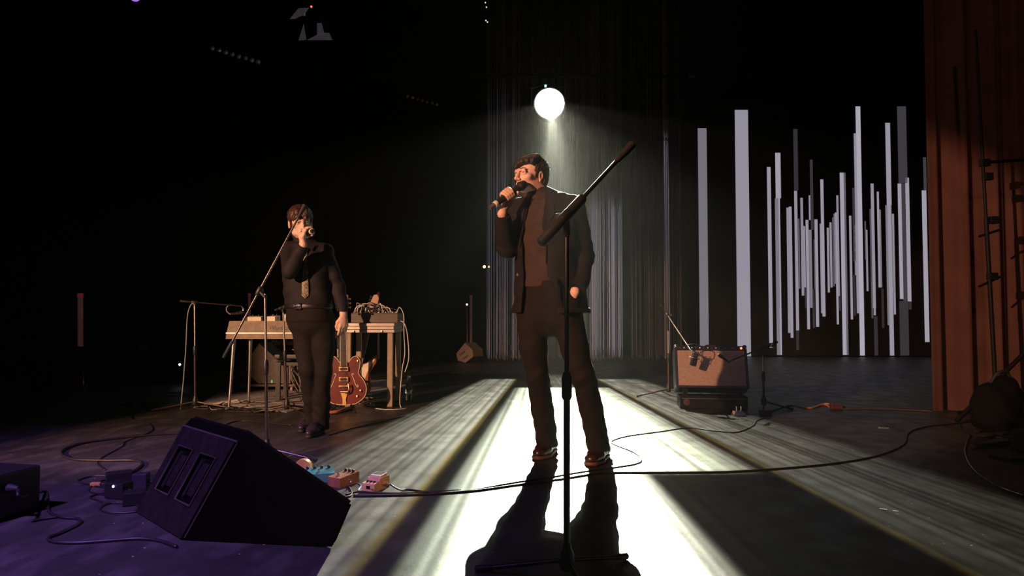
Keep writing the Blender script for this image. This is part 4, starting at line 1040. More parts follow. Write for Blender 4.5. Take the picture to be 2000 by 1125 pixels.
# ------------------------------------------------------------------ electric piano
def piano():
    Dn = fl(447, 800).y; Df = Dn + .46
    x0 = at(441, 640, Dn).x; Wd = .97; zb, zt = at(445, 662, Dn).z, at(445, 627, Dn).z
    o = thing('electric_piano', (x0 + Wd / 2, Dn + .23, 0), 'brown electric piano on four tapered metal legs behind the person in the tie', 'electric piano')
    cx, cy = x0 + Wd / 2, Dn + .24
    # body: lower tray, upper lid with sloped ends
    e = Vector((cx, cy, 0)); prof = [(-Wd / 2, zb), (Wd / 2, zb), (Wd / 2 - .025, zt), (-Wd / 2 + .025, zt)]
    zs = zb + (zt - zb) * .33
    MB().prism([(-Wd / 2, zb), (Wd / 2, zb), (Wd / 2 - .006, zs - .006), (-Wd / 2 + .006, zs - .006)], e, X, Z, Yv, -.24, .24).build('tray', M_WOODCASE, o)
    MB().prism([(-Wd / 2 + .006, zs + .004), (Wd / 2 - .006, zs + .004), (Wd / 2 - .03, zt), (-Wd / 2 + .03, zt)], e, X, Z, Yv, -.235, .15).build('lid', mat('lid_brown', (.17, .12, .07), .5, var=.3), o)
    MB().box((cx, cy, zs - .001), (Wd - .004, .484, .010), None).build('metal_strip', M_ALU, o)
    MB().box((cx, cy + .19, zs + .02), (Wd - .10, .09, .03)).build('keyboard', M_WHITE, o)
    for i in range(4):
        sx = -1 if i % 2 == 0 else 1; sy = -.20 if i < 2 else .20
        a = Vector((cx + sx * (Wd / 2 - .06), cy + sy, zb)); b = Vector((cx + sx * (Wd / 2 - .045), cy + sy * 1.05, .012))
        if i == 0: b = fl(447, 800); b.z = .012
        lg = MB().tube([a, b], [.020, .011], 12).build('leg', M_STEEL, o, 60)
        MB().lathe(b - Z * .012, Z, [(0, .017), (.02, .015), (.024, .011)], 12).build('foot_cap', M_RUB, lg, 60)
    tx = at(548, 640, Dn).x
    text_part('lettering', 'Wurlitzer', Vector((tx, cy - .2355, zs + .045)), X, Z, .040, mat('logo_chrome', (.05, .045, .04), .3, .6), o, shear=.35)
    return cx, cy, zt
PX, PY, PT = piano()
def stompbox(name, c, size, R, m, label, knobs=3, switch=True, group=None, jacks=True):
    o = thing(name, (c.x, c.y, c.z), label, 'pedal', group); P = lambda x, y, z: Vector(c) + R @ Vector((x, y, z)); a, b, h = size
    MB().add([P(sx * a / 2, sy * b / 2, zz * (h if sy > 0 else h * .82)) for zz in (0, 1) for sx, sy in ((-1, -1), (1, -1), (1, 1), (-1, 1))], [(0, 3, 2, 1), (4, 5, 6, 7), (0, 1, 5, 4), (1, 2, 6, 5), (2, 3, 7, 6), (3, 0, 4, 7)]).build('housing', m, o)
    for i in range(knobs):
        x = (i - (knobs - 1) / 2) * a / (knobs + .3); MB().lathe(P(x, b * .30, h * .95), Z, [(0, .008), (.014, .007), (.016, .003)], 10).build('knob', M_BLACK, o, 40)
    if switch: MB().lathe(P(0, -b * .25, h * .86), Z, [(0, .010), (.004, .010), (.005, .006), (.014, .006), (.015, .004)], 10).build('switch', M_CHROME, o, 40)
    if jacks:
        for sx in (-1, 1): MB().lathe(P(sx * a / 2, 0, h * .5), R @ (X * sx), [(-.001, .008), (.008, .008), (.010, .005)], 8).build('jack', M_STEEL, o, 40)
    return o
def pp(x): return at(x, 626, PY - .16).x
stompbox('effects_pedal', Vector((pp(497), PY - .14, PT)), (.12, .09, .045), rotz(.15), M_CREAM, 'cream effects pedal under the piano microphone at the left of the lid', 2, False)
stompbox('effects_pedal', Vector((pp(480), PY - .06, PT)), (.10, .08, .035), rotz(-.2), M_BLACK, 'dark effects pedal at the far left of the piano lid', 2, False)
stompbox('effects_pedal', Vector((pp(533), PY - .14, PT)), (.075, .11, .05), rotz(-.1), M_CREAM, 'cream effects pedal in the middle of the piano lid with a cable loop', 2, True)
stompbox('effects_pedal', Vector((pp(562), PY - .14, PT)), (.065, .10, .070), rotz(.05), M_WHITE, 'tall white effects pedal on the piano lid beside the tie-wearing person', 3, False)

# ------------------------------------------------------------------ table with the patch-cable mixer
def table():
    pr = fl(762, 797); D = pr.y; zt0, zt1 = at(760, 650, D).z, at(760, 631, D).z
    xl, xr = at(664, 640, D).x, at(771, 640, D).x; cx = (xl + xr) / 2; Wd = xr - xl; dp = .52
    o = thing('table', (cx, D + dp / 2, 0), 'narrow metal-edged table carrying a mixer tangled in patch cables', 'table')
    n = 3; hh = (zt1 - zt0) / n
    for i in range(n): MB().rbox((cx, D + dp / 2 - .02, zt0 + hh * (i + .5)), (Wd - .012 * (i % 2), dp - .01 * (i % 2), hh * .94), .004).build('top_layer', M_ALU, o)
    for sx in (-1, 1):
        for sy in (0, 1):
            x = pr.x - .005 if sx > 0 else at(680, 650, D).x
            lg = MB().rbox((x, D + .02 + sy * (dp - .08), zt0 / 2 + .006), (.048, .048, zt0 - .012), .004).build('leg', mat('leg_timber', (.32, .24, .16), .5, var=.2), o)
            MB().box((x, D + .02 + sy * (dp - .08), .006), (.052, .052, .012)).build('foot_pad', M_RUB, lg)
    for q in range(2): MB().lathe(Vector((cx - .12 + .26 * q, D - .022, zt0 + hh * .4)), NV, [(-.004, .012), (.004, .012), (.006, .007)], 10).build('latch', M_STEEL, o, 40)
    m = thing('mixer', (cx + .03, D + .2, zt1), 'dark mixer box on the table bristling with pale patch cables', 'mixer')
    xa, xb = at(684, 620, D).x, at(776, 620, D).x; mc = (xa + xb) / 2; mh = at(760, 612, D).z - zt1
    MB().rbox((mc, D + .21, zt1 + mh / 2 + .001), (xb - xa, .36, mh), .006).build('housing', mat('mixer_case', (.085, .062, .040), .5, var=.2), m)
    MB().box((mc, D + .21, zt1 + mh + .003), (xb - xa - .03, .33, .004)).build('top_panel', M_BLACK, m)
    rnd = random.Random(11)
    for i in range(13):
        x = xa + .02 + (xb - xa - .04) * i / 12; MB().lathe(Vector((x, D + .06, zt1 + mh + .004)), Z, [(0, .006), (.010, .006), (.012, .003)], 8).build('knob', rnd.choice([M_WHITE, M_STEEL, M_CREAM, mat('red_knob', (.5, .08, .06), .4)]), m, 40)
    z0 = zt1 + mh + .006
    mw = mat('white_cable', (.70, .64, .60), .5); mg = mat('grey_cable', (.30, .28, .28), .5)
    for i in range(26):
        a = Vector((rnd.uniform(xa + .02, xb - .02), D + rnd.uniform(.08, .32), z0)); s = -1 if rnd.random() < .5 else 1; ln = rnd.uniform(.05, .17)
        b = Vector((min(max(a.x + s * ln, xa + .02), xb - .02), D + rnd.uniform(.08, .32), z0)); hgt = rnd.uniform(.03, .095)
        k = MB().tube(catmull([a, a + Z * hgt * .7 + X * rnd.uniform(-.02, .02), (a + b) / 2 + Z * hgt + Yv * rnd.uniform(-.03, .03), b + Z * hgt * .6 + X * rnd.uniform(-.02, .02), b], 5), .0042, 6)
        c = k.build('patch_cable', rnd.choice([mw, mw, mg, M_CABLE, mw]), None, 180)
        tag(c, 'short patch cable arching over the mixer on the table', 'cable', 'patch cables on the mixer')
    k = MB().tube(catmull([Vector((xb - .03, D + .15, z0)), Vector((xb, D + .12, z0 + .05)), Vector((xb + .045, D + .08, z0 - .02)), Vector((xb + .05, D + .08, z0 - .20)), Vector((xb + .06, D + .07, z0 - .38)), Vector((xb + .03, D + .1, z0 - .55)), Vector((xb + .02, D + .06, .02)), Vector((xb + .10, D - .05, .006)), Vector((xb - .05, D - .15, .006)), Vector((xb - .2, D - .05, .006))], 6), .004, 6)
    tag(k.build('cable', mw, None, 180), 'pale cable hanging from the mixer down the right side of the table', 'cable')
    k = MB().tube(catmull([Vector((xb - .02, D + .1, z0 - .08)), Vector((xb + .05, D + .05, z0 - .09)), Vector((xb + .085, D + .05, z0 - .20)), Vector((xb + .10, D + .05, z0 - .42)), Vector((xb + .065, D + .05, z0 - .55))], 6), .004, 6)
    tag(k.build('cable', mw, None, 180), 'short pale cable end dangling beside the right table leg', 'cable')
    return D
TD = table()

# ------------------------------------------------------------------ guitars
def outline_body(pts, n=6):
    P = catmull([Vector((x, y, 0)) for x, y in pts] , n); return [(p.x, p.y) for p in P]
def hollow_guitar():
    D = TD - .28; bot = at(673, 791, D); th = math.radians(-3.5); lean = math.radians(3)
    ux = Vector((math.cos(th), 0, -math.sin(th))); uz0 = Vector((math.sin(th), 0, math.cos(th)))
    ux = (at(700, 745, D) - at(650, 745, D)).normalized()
    uy = (Vector((-.035, math.sin(lean), math.cos(lean)))).normalized(); n = ux.cross(uy).normalized(); n = n if n.y < 0 else -n
    o = thing('electric_guitar', (bot.x, bot.y, 0), 'dark red hollow-body electric guitar with gold hardware on a stand', 'guitar')
    P = lambda x, y, k=0.0: bot + ux * x + uy * y + n * k
    pts = [(0, 0), (.10, .012), (.175, .07), (.195, .15), (.165, .225), (.128, .275), (.138, .335), (.142, .385), (.115, .425), (.078, .418), (.052, .385), (.034, .372), (-.034, .372), (-.052, .395), (-.085, .425), (-.12, .415), (-.142, .375), (-.136, .325), (-.128, .275), (-.165, .225), (-.195, .15), (-.175, .07), (-.10, .012), (0, 0)]
    ol = outline_body(pts, 4)[:-1]
    M_RED = mat('dark_red_lacquer', (.13, .014, .010), .28, var=.35, scale=8, coat=.15)
    MB().prism(ol, bot, ux, uy, n, -.065, 0).build('body', M_RED, o)
    MB().tube([P(x, y, .001) for x, y in ol] + [P(*ol[0], .001)], .004, 6).build('binding', M_CREAM, o, 60)
    MB().prism([(-.026, .36), (.026, .36), (.0215, .80), (-.0215, .80)], bot, ux, uy, n, -.02, .012).build('neck', mat('neck_wood', (.10, .04, .02), .35), o)
    fb = MB().prism([(-.027, .34), (.027, .34), (.022, .80), (-.022, .80)], bot, ux, uy, n, .012, .019).build('fingerboard', mat('ebony', (.030, .020, .016), .35), o)
    MB().tube([P(-.029, .34, .016), P(-.023, .80, .016)], .003, 5).build('binding', M_CREAM, fb); MB().tube([P(.029, .34, .016), P(.023, .80, .016)], .003, 5).build('binding', M_CREAM, fb)
    for i in range(16):
        y = .80 - .46 * (1 - .5 ** ((i + 1) / 9)); w_ = .0265 - (y - .34) / .46 * .005
        MB().tube([P(-w_, y, .020), P(w_, y, .020)], .0014, 4).build('fret', M_STEEL, fb)
    MB().prism([(-.022, .80), (.022, .80), (.040, .84), (.045, .97), (0, .985), (-.045, .97), (-.040, .84)], bot, ux, uy, n, -.016, .004).build('headstock', M_RED, o)
    for s_ in (-1, 1):
        for i in range(3): MB().lathe(P(s_ * .046, .86 + i * .038, -.006), ux * s_, [(0, .004), (.010, .004), (.011, .009), (.02, .009), (.022, .005)], 8).build('tuner', M_GOLD, o, 40)
    for y in (.225, .315):
        R = Matrix((ux, uy, n)).transposed(); pk = MB().rbox(P(0, y, .010), (.085, .040, .022), .004, R).build('pickup', M_GOLD, o)
        MB().box(P(0, y, .0222), (.066, .022, .003), R).build('pickup_cover', mat('pickup_dark', (.05, .04, .03), .3, .5), pk)
    R = Matrix((ux, uy, n)).transposed()
    MB().rbox(P(0, .165, .012), (.09, .014, .022), .003, R).build('bridge', M_GOLD, o)
    MB().prism([(-.035, .125), (.035, .125), (.014, .05), (.018, .0), (-.018, .0), (-.014, .05)], bot, ux, uy, n, .004, .010).build('tailpiece', M_GOLD, o)
    MB().tube([P(-.030, .118, .022), P(.034, .118, .022)], .010, 10).build('tailpiece_roller', M_GOLD, o, 60)
    MB().tube(catmull([P(.020, .10, .03), P(.040, .115, .042), P(.050, .150, .045), P(.044, .185, .04)], 5), .006, 8).build('vibrato_arm', M_GOLD, o, 60)
    for x in (-.0175, -.0105, -.0035, .0035, .0105, .0175): MB().tube([P(x, .12, .026), P(x, .165, .027), P(x * .8, .80, .024)], .0011, 4, cap=False).build('string', M_CHROME, o)
    for s_ in (-1, 1):
        MB().tube(catmull([P(s_ * .085, .265, .002), P(s_ * .078, .275, .002), P(s_ * .070, .262, .002), P(s_ * .082, .235, .002), P(s_ * .095, .195, .002), P(s_ * .110, .165, .002), P(s_ * .120, .155, .002), P(s_ * .124, .168, .002), P(s_ * .114, .176, .002)], 5), .0042, 6).build('sound_hole', M_CREAM, o, 60)
    for x, y in ((.145, .125), (.115, .075), (.125, .385), (-.11, .39)): MB().lathe(P(x, y, 0), n, [(0, .012), (.012, .011), (.014, .006)], 12).build('control_knob', M_GOLD, o, 40)
    st = thing('guitar_stand', (bot.x, bot.y, 0), 'low black stand holding the dark red hollow-body guitar', 'guitar stand')
    back = P(0, .10, -.10); f = Vector((bot.x, bot.y - .02, 0))
    for dx in (-.12, .12): MB().tube([Vector((bot.x + dx, bot.y - .09, .010)), Vector((bot.x + dx * .6, bot.y + .02, bot.z - .014)), Vector((bot.x, bot.y + .14, .20))], .008, 8).build('leg', M_BLACK, st, 60)
    MB().tube([Vector((bot.x, bot.y + .14, .20)), Vector((bot.x, bot.y + .24, .010))], .008, 8).build('leg', M_BLACK, st, 60)
    for dx in (-.07, .07): MB().tube([Vector((bot.x + dx, bot.y + .05, bot.z - .012)), Vector((bot.x + dx, bot.y - .04, bot.z - .014)), Vector((bot.x + dx, bot.y - .05, bot.z + .012))], .007, 8).build('cradle', M_RUB, st, 60)
hollow_guitar()
def bass():
    D = TD + .75; top = at(731, 573, D); low = at(688, 779, D); low.z = max(low.z, .03)
    uy = (top - low); L = uy.length; uy.normalize(); uy = (uy + Vector((0, .10, 0))).normalized(); ux = uy.cross(NV).normalized(); ux = ux if ux.x > 0 else -ux; n = ux.cross(uy).normalized(); n = n if n.y < 0 else -n
    o = thing('bass_guitar', (low.x, low.y, 0), 'sunburst bass guitar with pale scratchplate leaning behind the table', 'guitar')
    P = lambda x, y, k=0.0: low + ux * x + uy * y + n * k
    pts = [(0, 0), (.09, .01), (.155, .06), (.165, .13), (.135, .20), (.12, .26), (.145, .33), (.170, .40), (.160, .455), (.125, .43), (.085, .37), (.045, .34), (-.035, .34), (-.075, .36), (-.11, .40), (-.145, .41), (-.15, .36), (-.125, .29), (-.115, .23), (-.15, .16), (-.165, .10), (-.13, .04), (-.06, .005), (0, 0)]
    ol = outline_body(pts, 4)[:-1]
    MB().prism(ol, low, ux, uy, n, -.040, 0).build('body', mat('sunburst', (.32, .10, .03), .2, var=.6, scale=5, coat=.5), o)
    pg = [(.03, .05), (.10, .09), (.09, .20), (.10, .27), (.12, .34), (.145, .41), (.10, .37), (.05, .33), (-.03, .33), (-.05, .25), (-.03, .15)]
    g = MB().prism(pg, low, ux, uy, n, .0, .004).build('scratchplate', M_CREAM, o)
    MB().prism([(-.030, .32), (.030, .32), (.021, L * .83), (-.021, L * .83)], low, ux, uy, n, -.015, .010).build('neck', mat('maple', (.42, .24, .12), .35), o)
    fb_ = MB().prism([(-.030, .30), (.030, .30), (.021, L * .83), (-.021, L * .83)], low, ux, uy, n, .010, .016).build('fingerboard', mat('rosewood', (.10, .04, .03), .4), o)
    MB().prism([(-.021, L * .83), (.021, L * .83), (.040, L * .86), (.036, L * .97), (.010, L), (-.022, L * .985), (-.040, L * .90)], low, ux, uy, n, -.012, .006).build('headstock', mat('maple', (.42, .24, .12), .35), o)
    for i in range(4): MB().lathe(P(-.038 + .002 * i, L * (.875 + .03 * i), -.002), -ux, [(0, .005), (.015, .005), (.016, .012), (.022, .012)], 8).build('tuner', M_STEEL, o, 40)
    R = Matrix((ux, uy, n)).transposed()
    for y in (.13, .21): MB().rbox(P(0, y, .010), (.075, .022, .016), .003, R).build('pickup', M_BLACK, o)
    MB().rbox(P(0, .06, .008), (.075, .04, .016), .003, R).build('bridge', M_CHROME, o)
    for x in (-.018, -.006, .006, .018): MB().tube([P(x, .06, .018), P(x * .8, L * .84, .018)], .0013, 4, cap=False).build('string', M_STEEL, o)
    for x, y in ((.10, .11), (.085, .06)): MB().lathe(P(x, y, .004), n, [(0, .011), (.014, .010), (.016, .004)], 12).build('control_knob', M_CHROME, o, 40)
    MB().box(P(.105, .165, .02), (.03, .02, .03), R).build('jack_plate', M_BLACK, o)
bass()

# ------------------------------------------------------------------ gear under the piano
def under_piano():
    # grey wedge on a wheeled board
    D = fl(520, 765).y; Q = lambda x, y, dy=0: at(x, y, D + dy)
    dz = Q(520, 750).z
    b = thing('dolly', (Q(520, 760).x, D + .2, 0), 'low wheeled board under the grey speaker behind the piano legs', 'dolly')
    xa, xb = Q(467, 752).x, Q(577, 752).x
    MB().box(((xa + xb) / 2, D + .22, dz - .015), (xb - xa, .46, .022)).build('board', mat('ply_board', (.14, .10, .08), .6), b)
    wr = (dz - .026) / 2
    for x in (Q(483, 760).x, Q(568, 760).x):
        for y in (D + .04, D + .40):
            MB().lathe(Vector((x - .014, y, wr)), X, [(0, wr * .7), (.004, wr), (.024, wr), (.028, wr * .7)], 16).build('castor', mat('castor_tan', (.42, .30, .22), .6), b, 50)
    o = thing('speaker_cabinet', (Q(515, 750).x, D + .15, dz), 'grey wedge-shaped speaker cabinet standing on the wheeled board', 'speaker')
    M_GC = mat('grey_carpet', (.17, .14, .115), .9, var=.15, bump=.4, bscale=200, spec=.15)
    out = [(484, 706), (505, 672), (542, 706), (566, 706), (566, 750), (503, 750), (484, 733)]
    p0 = Q(484, 750); P2 = [((Q(x, y).x - p0.x), max(0, (Q(x, y).z - dz)) + .004) for x, y in out]
    MB().prism(P2, Vector((p0.x, D, dz)), X, Z, Yv, .02, .40).build('cabinet', M_GC, o)
    MB().prism([(P2[1][0] - .002, P2[1][1] + .004), (P2[2][0], P2[2][1] + .006), (P2[2][0] + .01, P2[2][1] - .004), (P2[1][0] + .002, P2[1][1] - .006)], Vector((p0.x, D, dz)), X, Z, Yv, .018, .40).build('grille', mat('grey_grille', (.10, .10, .11), .5), o)
    MB().tube([Vector((p0.x + P2[i][0], D + .018, dz + P2[i][1])) for i in (0, 1, 2, 3)], .006, 6).build('edge_trim', M_ALU, o, 60)
    MB().box(Q(531, 745, .016), (.016, .006, .03)).build('green_sticker', mat('green_glow', (.15, .8, .3), .5, emit=(.2, .9, .4), estr=.25), o)  # weak glow put into the sticker's colour
    # amplifier with gold script
    D2_ = D + .75; a = at(548, 664, D2_); c = at(583, 720, D2_); 
    am = thing('amplifier_head', ((a.x + c.x) / 2 - .1, D2_ + .1, 0), 'black amplifier with gold script lettering half hidden behind the piano', 'amplifier')
    xm = at(553, 672, D2_).x; top = at(550, 661, D2_).z
    MB().rbox((xm, D2_ + .13, top / 2), (.52, .25, top - .004), .01).build('cabinet', M_BLACK, am)
    MB().box((xm, D2_ + .002, top - .05), (.50, .006, .085)).build('front_strip', mat('amp_front', (.05, .03, .02), .5), am)
    text_part('lettering', 'Marshall', Vector((xm - .01, D2_ - .003, top - .052)), X, Z, .060, mat('gold_script', (.95, .62, .32), .6, 0), am, shear=.4)
    MB().box((xm, D2_ + .002, top - .35), (.46, .006, .40)).build('grille_cloth', mat('amp_cloth', (.03, .025, .025), .9), am)
    MB().box((at(575, 686, D2_).x, D2_ - .002, at(575, 683, D2_).z), (.05, .006, .012)).build('red_switch', mat('red_switch', (.7, .05, .05), .4, emit=(1, .1, .08), estr=.6), am)
    # bench
    D3_ = fl(542, 783).y; U = lambda x, y: at(x, y, D3_)
    xs, xe = U(535, 690).x, U(607, 690).x; bn = thing('piano_bench', ((xs + xe) / 2, D3_ + .15, 0), 'black padded keyboard bench between the piano and the grey speaker', 'bench')
    zs_ = U(540, 697).z; MB().rbox(((xs + xe) / 2, D3_ + .14, zs_), ((xe - xs), .30, .048), .015).build('seat_pad', mat('vinyl_pad', (.035, .032, .035), .35), bn)
    zf = U(540, 711).z; MB().box(((xs + xe) / 2, D3_ + .14, zf), ((xe - xs) * .98, .26, .03)).build('frame', M_BLACK, bn)
    for sx in (0, 1):
        for sy in (.02, .26):
            x = U(542, 740).x if sx == 0 else xe - .03
            lg = MB().box((x, D3_ + sy, zf / 2), (.045, .03, zf)).build('leg', M_BLACK, bn)
        MB().tube([Vector((xs + .1 + sx * .1, D3_ + .14, zf)), Vector((xs + .2 - sx * .1, D3_ + .14, zs_ - .02))], .010, 6).build('cross_brace', M_BLACK, bn)
under_piano()

# ------------------------------------------------------------------ mat, paper, bottle
M_MAT = mat('grey_stage_mat', (.36, .33, .33), .75, var=.25, scale=7)
pts = [fl(398, 786), fl(560, 806), fl(700, 778), fl(800, 752), fl(800, 742), fl(640, 742), fl(430, 764)]
mm = MB(); n_ = len(pts); mm.add([p + Z * .001 for p in pts] + [p + Z * .005 for p in pts], [tuple(range(n_))[::-1], tuple(range(n_, 2 * n_))] + [(i, (i + 1) % n_, n_ + (i + 1) % n_, n_ + i) for i in range(n_)])
tag(mm.build('floor_mat', M_MAT), 'grey floor mat spread under the piano and the table', 'mat')
def paper(x, y, a, b, rz, label, lift=.008):
    p = fl(x, y); R = rotz(rz); mb = MB(); nx = 5
    for i in range(nx + 1):
        for j in (0, 1): mb.v.append(p + R @ Vector((a * (i / nx - .5), b * (j - .5), 0)) + Z * (lift + .012 * (i / nx) ** 2 * (1 if j else .4)))
    for i in range(nx): mb.f.append((i * 2, i * 2 + 2, i * 2 + 3, i * 2 + 1))
    k = len(mb.v); mb.v += [v - Z * .0015 for v in mb.v]; mb.f += [tuple(q + k for q in f[::-1]) for f in mb.f]
    tag(mb.build('paper_sheet', mat('white_paper', (.9, .88, .84), .8, var=.03)), label, 'paper', 'papers on the floor')
paper(417, 790, .15, .10, .1, 'white paper sheet lying on the mat below the left piano leg'); paper(450, 787, .15, .21, .5, 'lifted white paper sheet on the mat right of the first piano leg'); paper(467, 785, .12, .10, -.2, 'small white paper slip on the mat between the piano legs')
def bottle():
    p = fl(798, 782); o = thing('bottle', p, 'clear glass bottle with a stopper standing on the floor right of the table', 'bottle'); h = .245; r = .036
    gl = mat('clear_glass', (.9, .93, .92), .05, trans=1.0, var=.02)
    MB().lathe(p + Z * .001, Z, [(0, r * .9), (.006, r), (h * .52, r), (h * .66, r * .75), (h * .76, r * .40), (h * .90, r * .38), (h * .91, r * .5), (h * .94, r * .5)], 20).build('glass', gl, o, 50)
    MB().lathe(p, Z, [(.006, r * .88), (h * .45, r * .9), (h * .451, .001)], 18).build('water', mat('water', (.85, .9, .9), .03, trans=1.0, var=.01), o, 50)
    MB().lathe(p, Z, [(h * .92, r * .42), (h * .96, r * .52), (h * 1.0, r * .48), (h * 1.01, r * .2)], 14).build('stopper', M_WHITE, o, 50)
    MB().tube(catmull([p + X * r * .5 + Z * h * .80, p + X * r * .72 + Z * h * .88, p + X * r * .5 + Z * h * .97], 4), .0018, 5).build('clip_wire', M_STEEL, o, 60)
bottle()

# ------------------------------------------------------------------ pedals by the big monitor
PB = [fl(628, 938), fl(672, 948), fl(735, 958)]
stompbox('effects_pedal', fl(622, 938), (.155, .12, .055), rotz(.32), mat('teal_enamel', (.045, .20, .20), .35, var=.2), 'teal effects pedal with four knobs behind the large stage monitor', 4, True)
stompbox('effects_pedal', fl(671, 946), (.085, .135, .058), rotz(-.55), mat('copper_enamel', (.36, .16, .08), .4, .2, var=.2), 'copper-brown effects pedal between the teal and the cream pedal', 3, True)
def boss():
    p = fl(734, 955); R = rotz(-.42); P = lambda x, y, z: p + R @ Vector((x, y, z)); o = thing('effects_pedal', p, 'cream compact effects pedal with a rocker treadle and a jack plug', 'pedal')
    a = .073; MB().add([P(sx * a / 2, y, z) for sx in (-1, 1) for y, z in ((-.064, 0), (-.064, .040), (-.020, .046), (-.014, .058), (.064, .060), (.064, 0))], [(0, 1, 2, 3, 4, 5), (11, 10, 9, 8, 7, 6)] + [(i, (i + 1) % 6, 6 + (i + 1) % 6, 6 + i) for i in range(6)]).build('housing', mat('peach_enamel', (.70, .42, .24), .4, var=.1), o)
    MB().rbox(P(0, .026, .064), (a * .86, .062, .014), .003, R @ Matrix.Rotation(.08, 3, 'X')).build('treadle', M_CREAM, o)
    MB().box(P(0, .030, .0715), (a * .66, .040, .002), R @ Matrix.Rotation(.08, 3, 'X')).build('rubber_pad', M_RUB, o)
    MB().box(P(.0, -.0645, .022), (.024, .002, .016), R).build('socket', M_BLACK, o)
    for x in (-.02, 0, .02): MB().lathe(P(x, -.04, .043), Z, [(0, .007), (.008, .006)], 10).build('knob', M_BLACK, o, 40)
    MB().lathe(P(a / 2, .0, .03), R @ X, [(0, .008), (.03, .008), (.032, .006), (.05, .005)], 10).build('jack_plug', M_GOLD, o, 40)
    return P(a / 2 + .05, 0, .03)
JACK = boss()
def tape_roll():
    p = fl(592, 929); o = MB(); c = p + Z * .045
    for r0, r1 in ((.045, .032),):
        o.lathe(c - Yv * .02, Yv, [(0, r1), (0, r0), (.04, r0), (.04, r1)], 20)
    tag(o.build('tape_roll', mat('ochre_tape', (.55, .30, .10), .5), None, 40), 'ochre roll of tape standing behind the top edge of the large monitor', 'tape')
tape_roll()

# ------------------------------------------------------------------ cables on the floor
def cable(px, label, r=.0045, m=M_CABLE, z=None, pre=None, post=None, group=None, n=7):
    pts = [fl(x, y, r) for x, y in px]
    if pre: pts = list(pre) + pts
    if post: pts = pts + list(post)
    mb = MB().tube(catmull(pts, n), r, 6)
    return tag(mb.build('cable', m, None, 180), label, 'cable', group)
cable([(690, 968), (760, 967), (850, 964), (930, 958), (1010, 947), (1100, 935), (1180, 924), (1300, 923), (1430, 921), (1560, 912), (1650, 902), (1720, 888), (1765, 868), (1775, 845), (1810, 833), (1870, 827), (1905, 822)], 'long black cable crossing the whole stage floor below the singer', .0055)
cable([(800, 956), (850, 962), (920, 957), (1000, 943), (1080, 931), (1140, 921), (1200, 913), (1245, 905), (1252, 895), (1235, 882), (1200, 868), (1196, 861), (1225, 852), (1290, 843), (1345, 836), (1400, 842), (1440, 844), (1470, 832), (1478, 822), (1496, 815)], 'thin black cable looping beside the shoes toward the amplifier', .0042, pre=[JACK, JACK + Vector((.05, -.02, -.02))])
cable([(675, 966), (700, 960), (730, 962), (790, 963), (850, 960), (900, 957)], 'short black cable running behind the cream pedal', .004)
cable([(655, 975), (685, 968), (684, 955), (678, 950)], 'short black lead curling from under the copper pedal', .005)
cable([(690, 940), (705, 948), (700, 958), (716, 957)], 'short silvery lead linking the copper and cream pedals', .0035, mat('silver_lead', (.45, .45, .45), .3, .6), pre=[fl(684, 942, .03)], post=[fl(728, 955, .02)])
cable([(360, 845), (300, 849), (220, 857), (150, 868), (120, 883), (140, 896), (200, 899), (262, 899), (277, 906), (262, 920), (238, 928)], 'thick dark cable curving in a wide S across the purple floor', .008)
cable([(262, 802), (258, 818), (290, 828), (298, 838), (288, 846), (245, 862), (238, 872), (200, 893), (190, 905), (205, 918)], 'thin dark cable wandering down the left floor', .0035)
cable([(88, 960), (93, 985), (97, 1000), (120, 1010), (152, 1013), (155, 1022), (120, 1040), (95, 1050), (105, 1058), (150, 1060), (210, 1056), (270, 1052), (310, 1056), (345, 1068)], 'black cable from the left box curling in front of the large monitor', .0065, pre=[PLUG, PLUG + Vector((.03, -.02, -.03))])
cable([(62, 1018), (80, 1014), (110, 1010)], 'short black cable beside the left box', .006)
rnd = random.Random(21)
for i in range(6):
    cx_, cy_ = 205 + i * 11, 940 + (i % 4) * 17; a = rnd.uniform(0, 6); pts_ = []
    for k in range(12):
        t = k / 11 * 2 * math.pi * rnd.uniform(1.0, 1.2) + a; pts_.append((cx_ + math.cos(t) * rnd.uniform(38, 58), cy_ + math.sin(t) * rnd.uniform(7, 13)))
    cable(pts_, 'dark coiled cable in the tangle left of the large monitor', .0042, group='tangled coils by the monitor')
adapter('power_adapter', fl(232, 940), (.12, .06, .05), rotz(.6), 'black power adapter at the back of the tangled coils', M_BLACK)
adapter('power_adapter', fl(232, 972), (.10, .07, .075), rotz(-.2), 'black power adapter with a blue light among the tangled coils', M_BLACK, M_LEDB)
adapter('power_adapter', fl(262, 985), (.09, .07, .06), rotz(.4), 'black power adapter nearest the large monitor in the tangle', M_BLACK)
adapter('power_adapter', fl(275, 958), (.07, .05, .085), rotz(.1), 'upright black power adapter with a pale rim beside the monitor', mat('dark_grey_plastic', (.03, .03, .035), .4))
adapter('battery_block', fl(187, 950), (.05, .022, .020), rotz(.1), 'small ochre battery lying in the tangled coils', mat('ochre_plastic', (.5, .27, .06), .4))
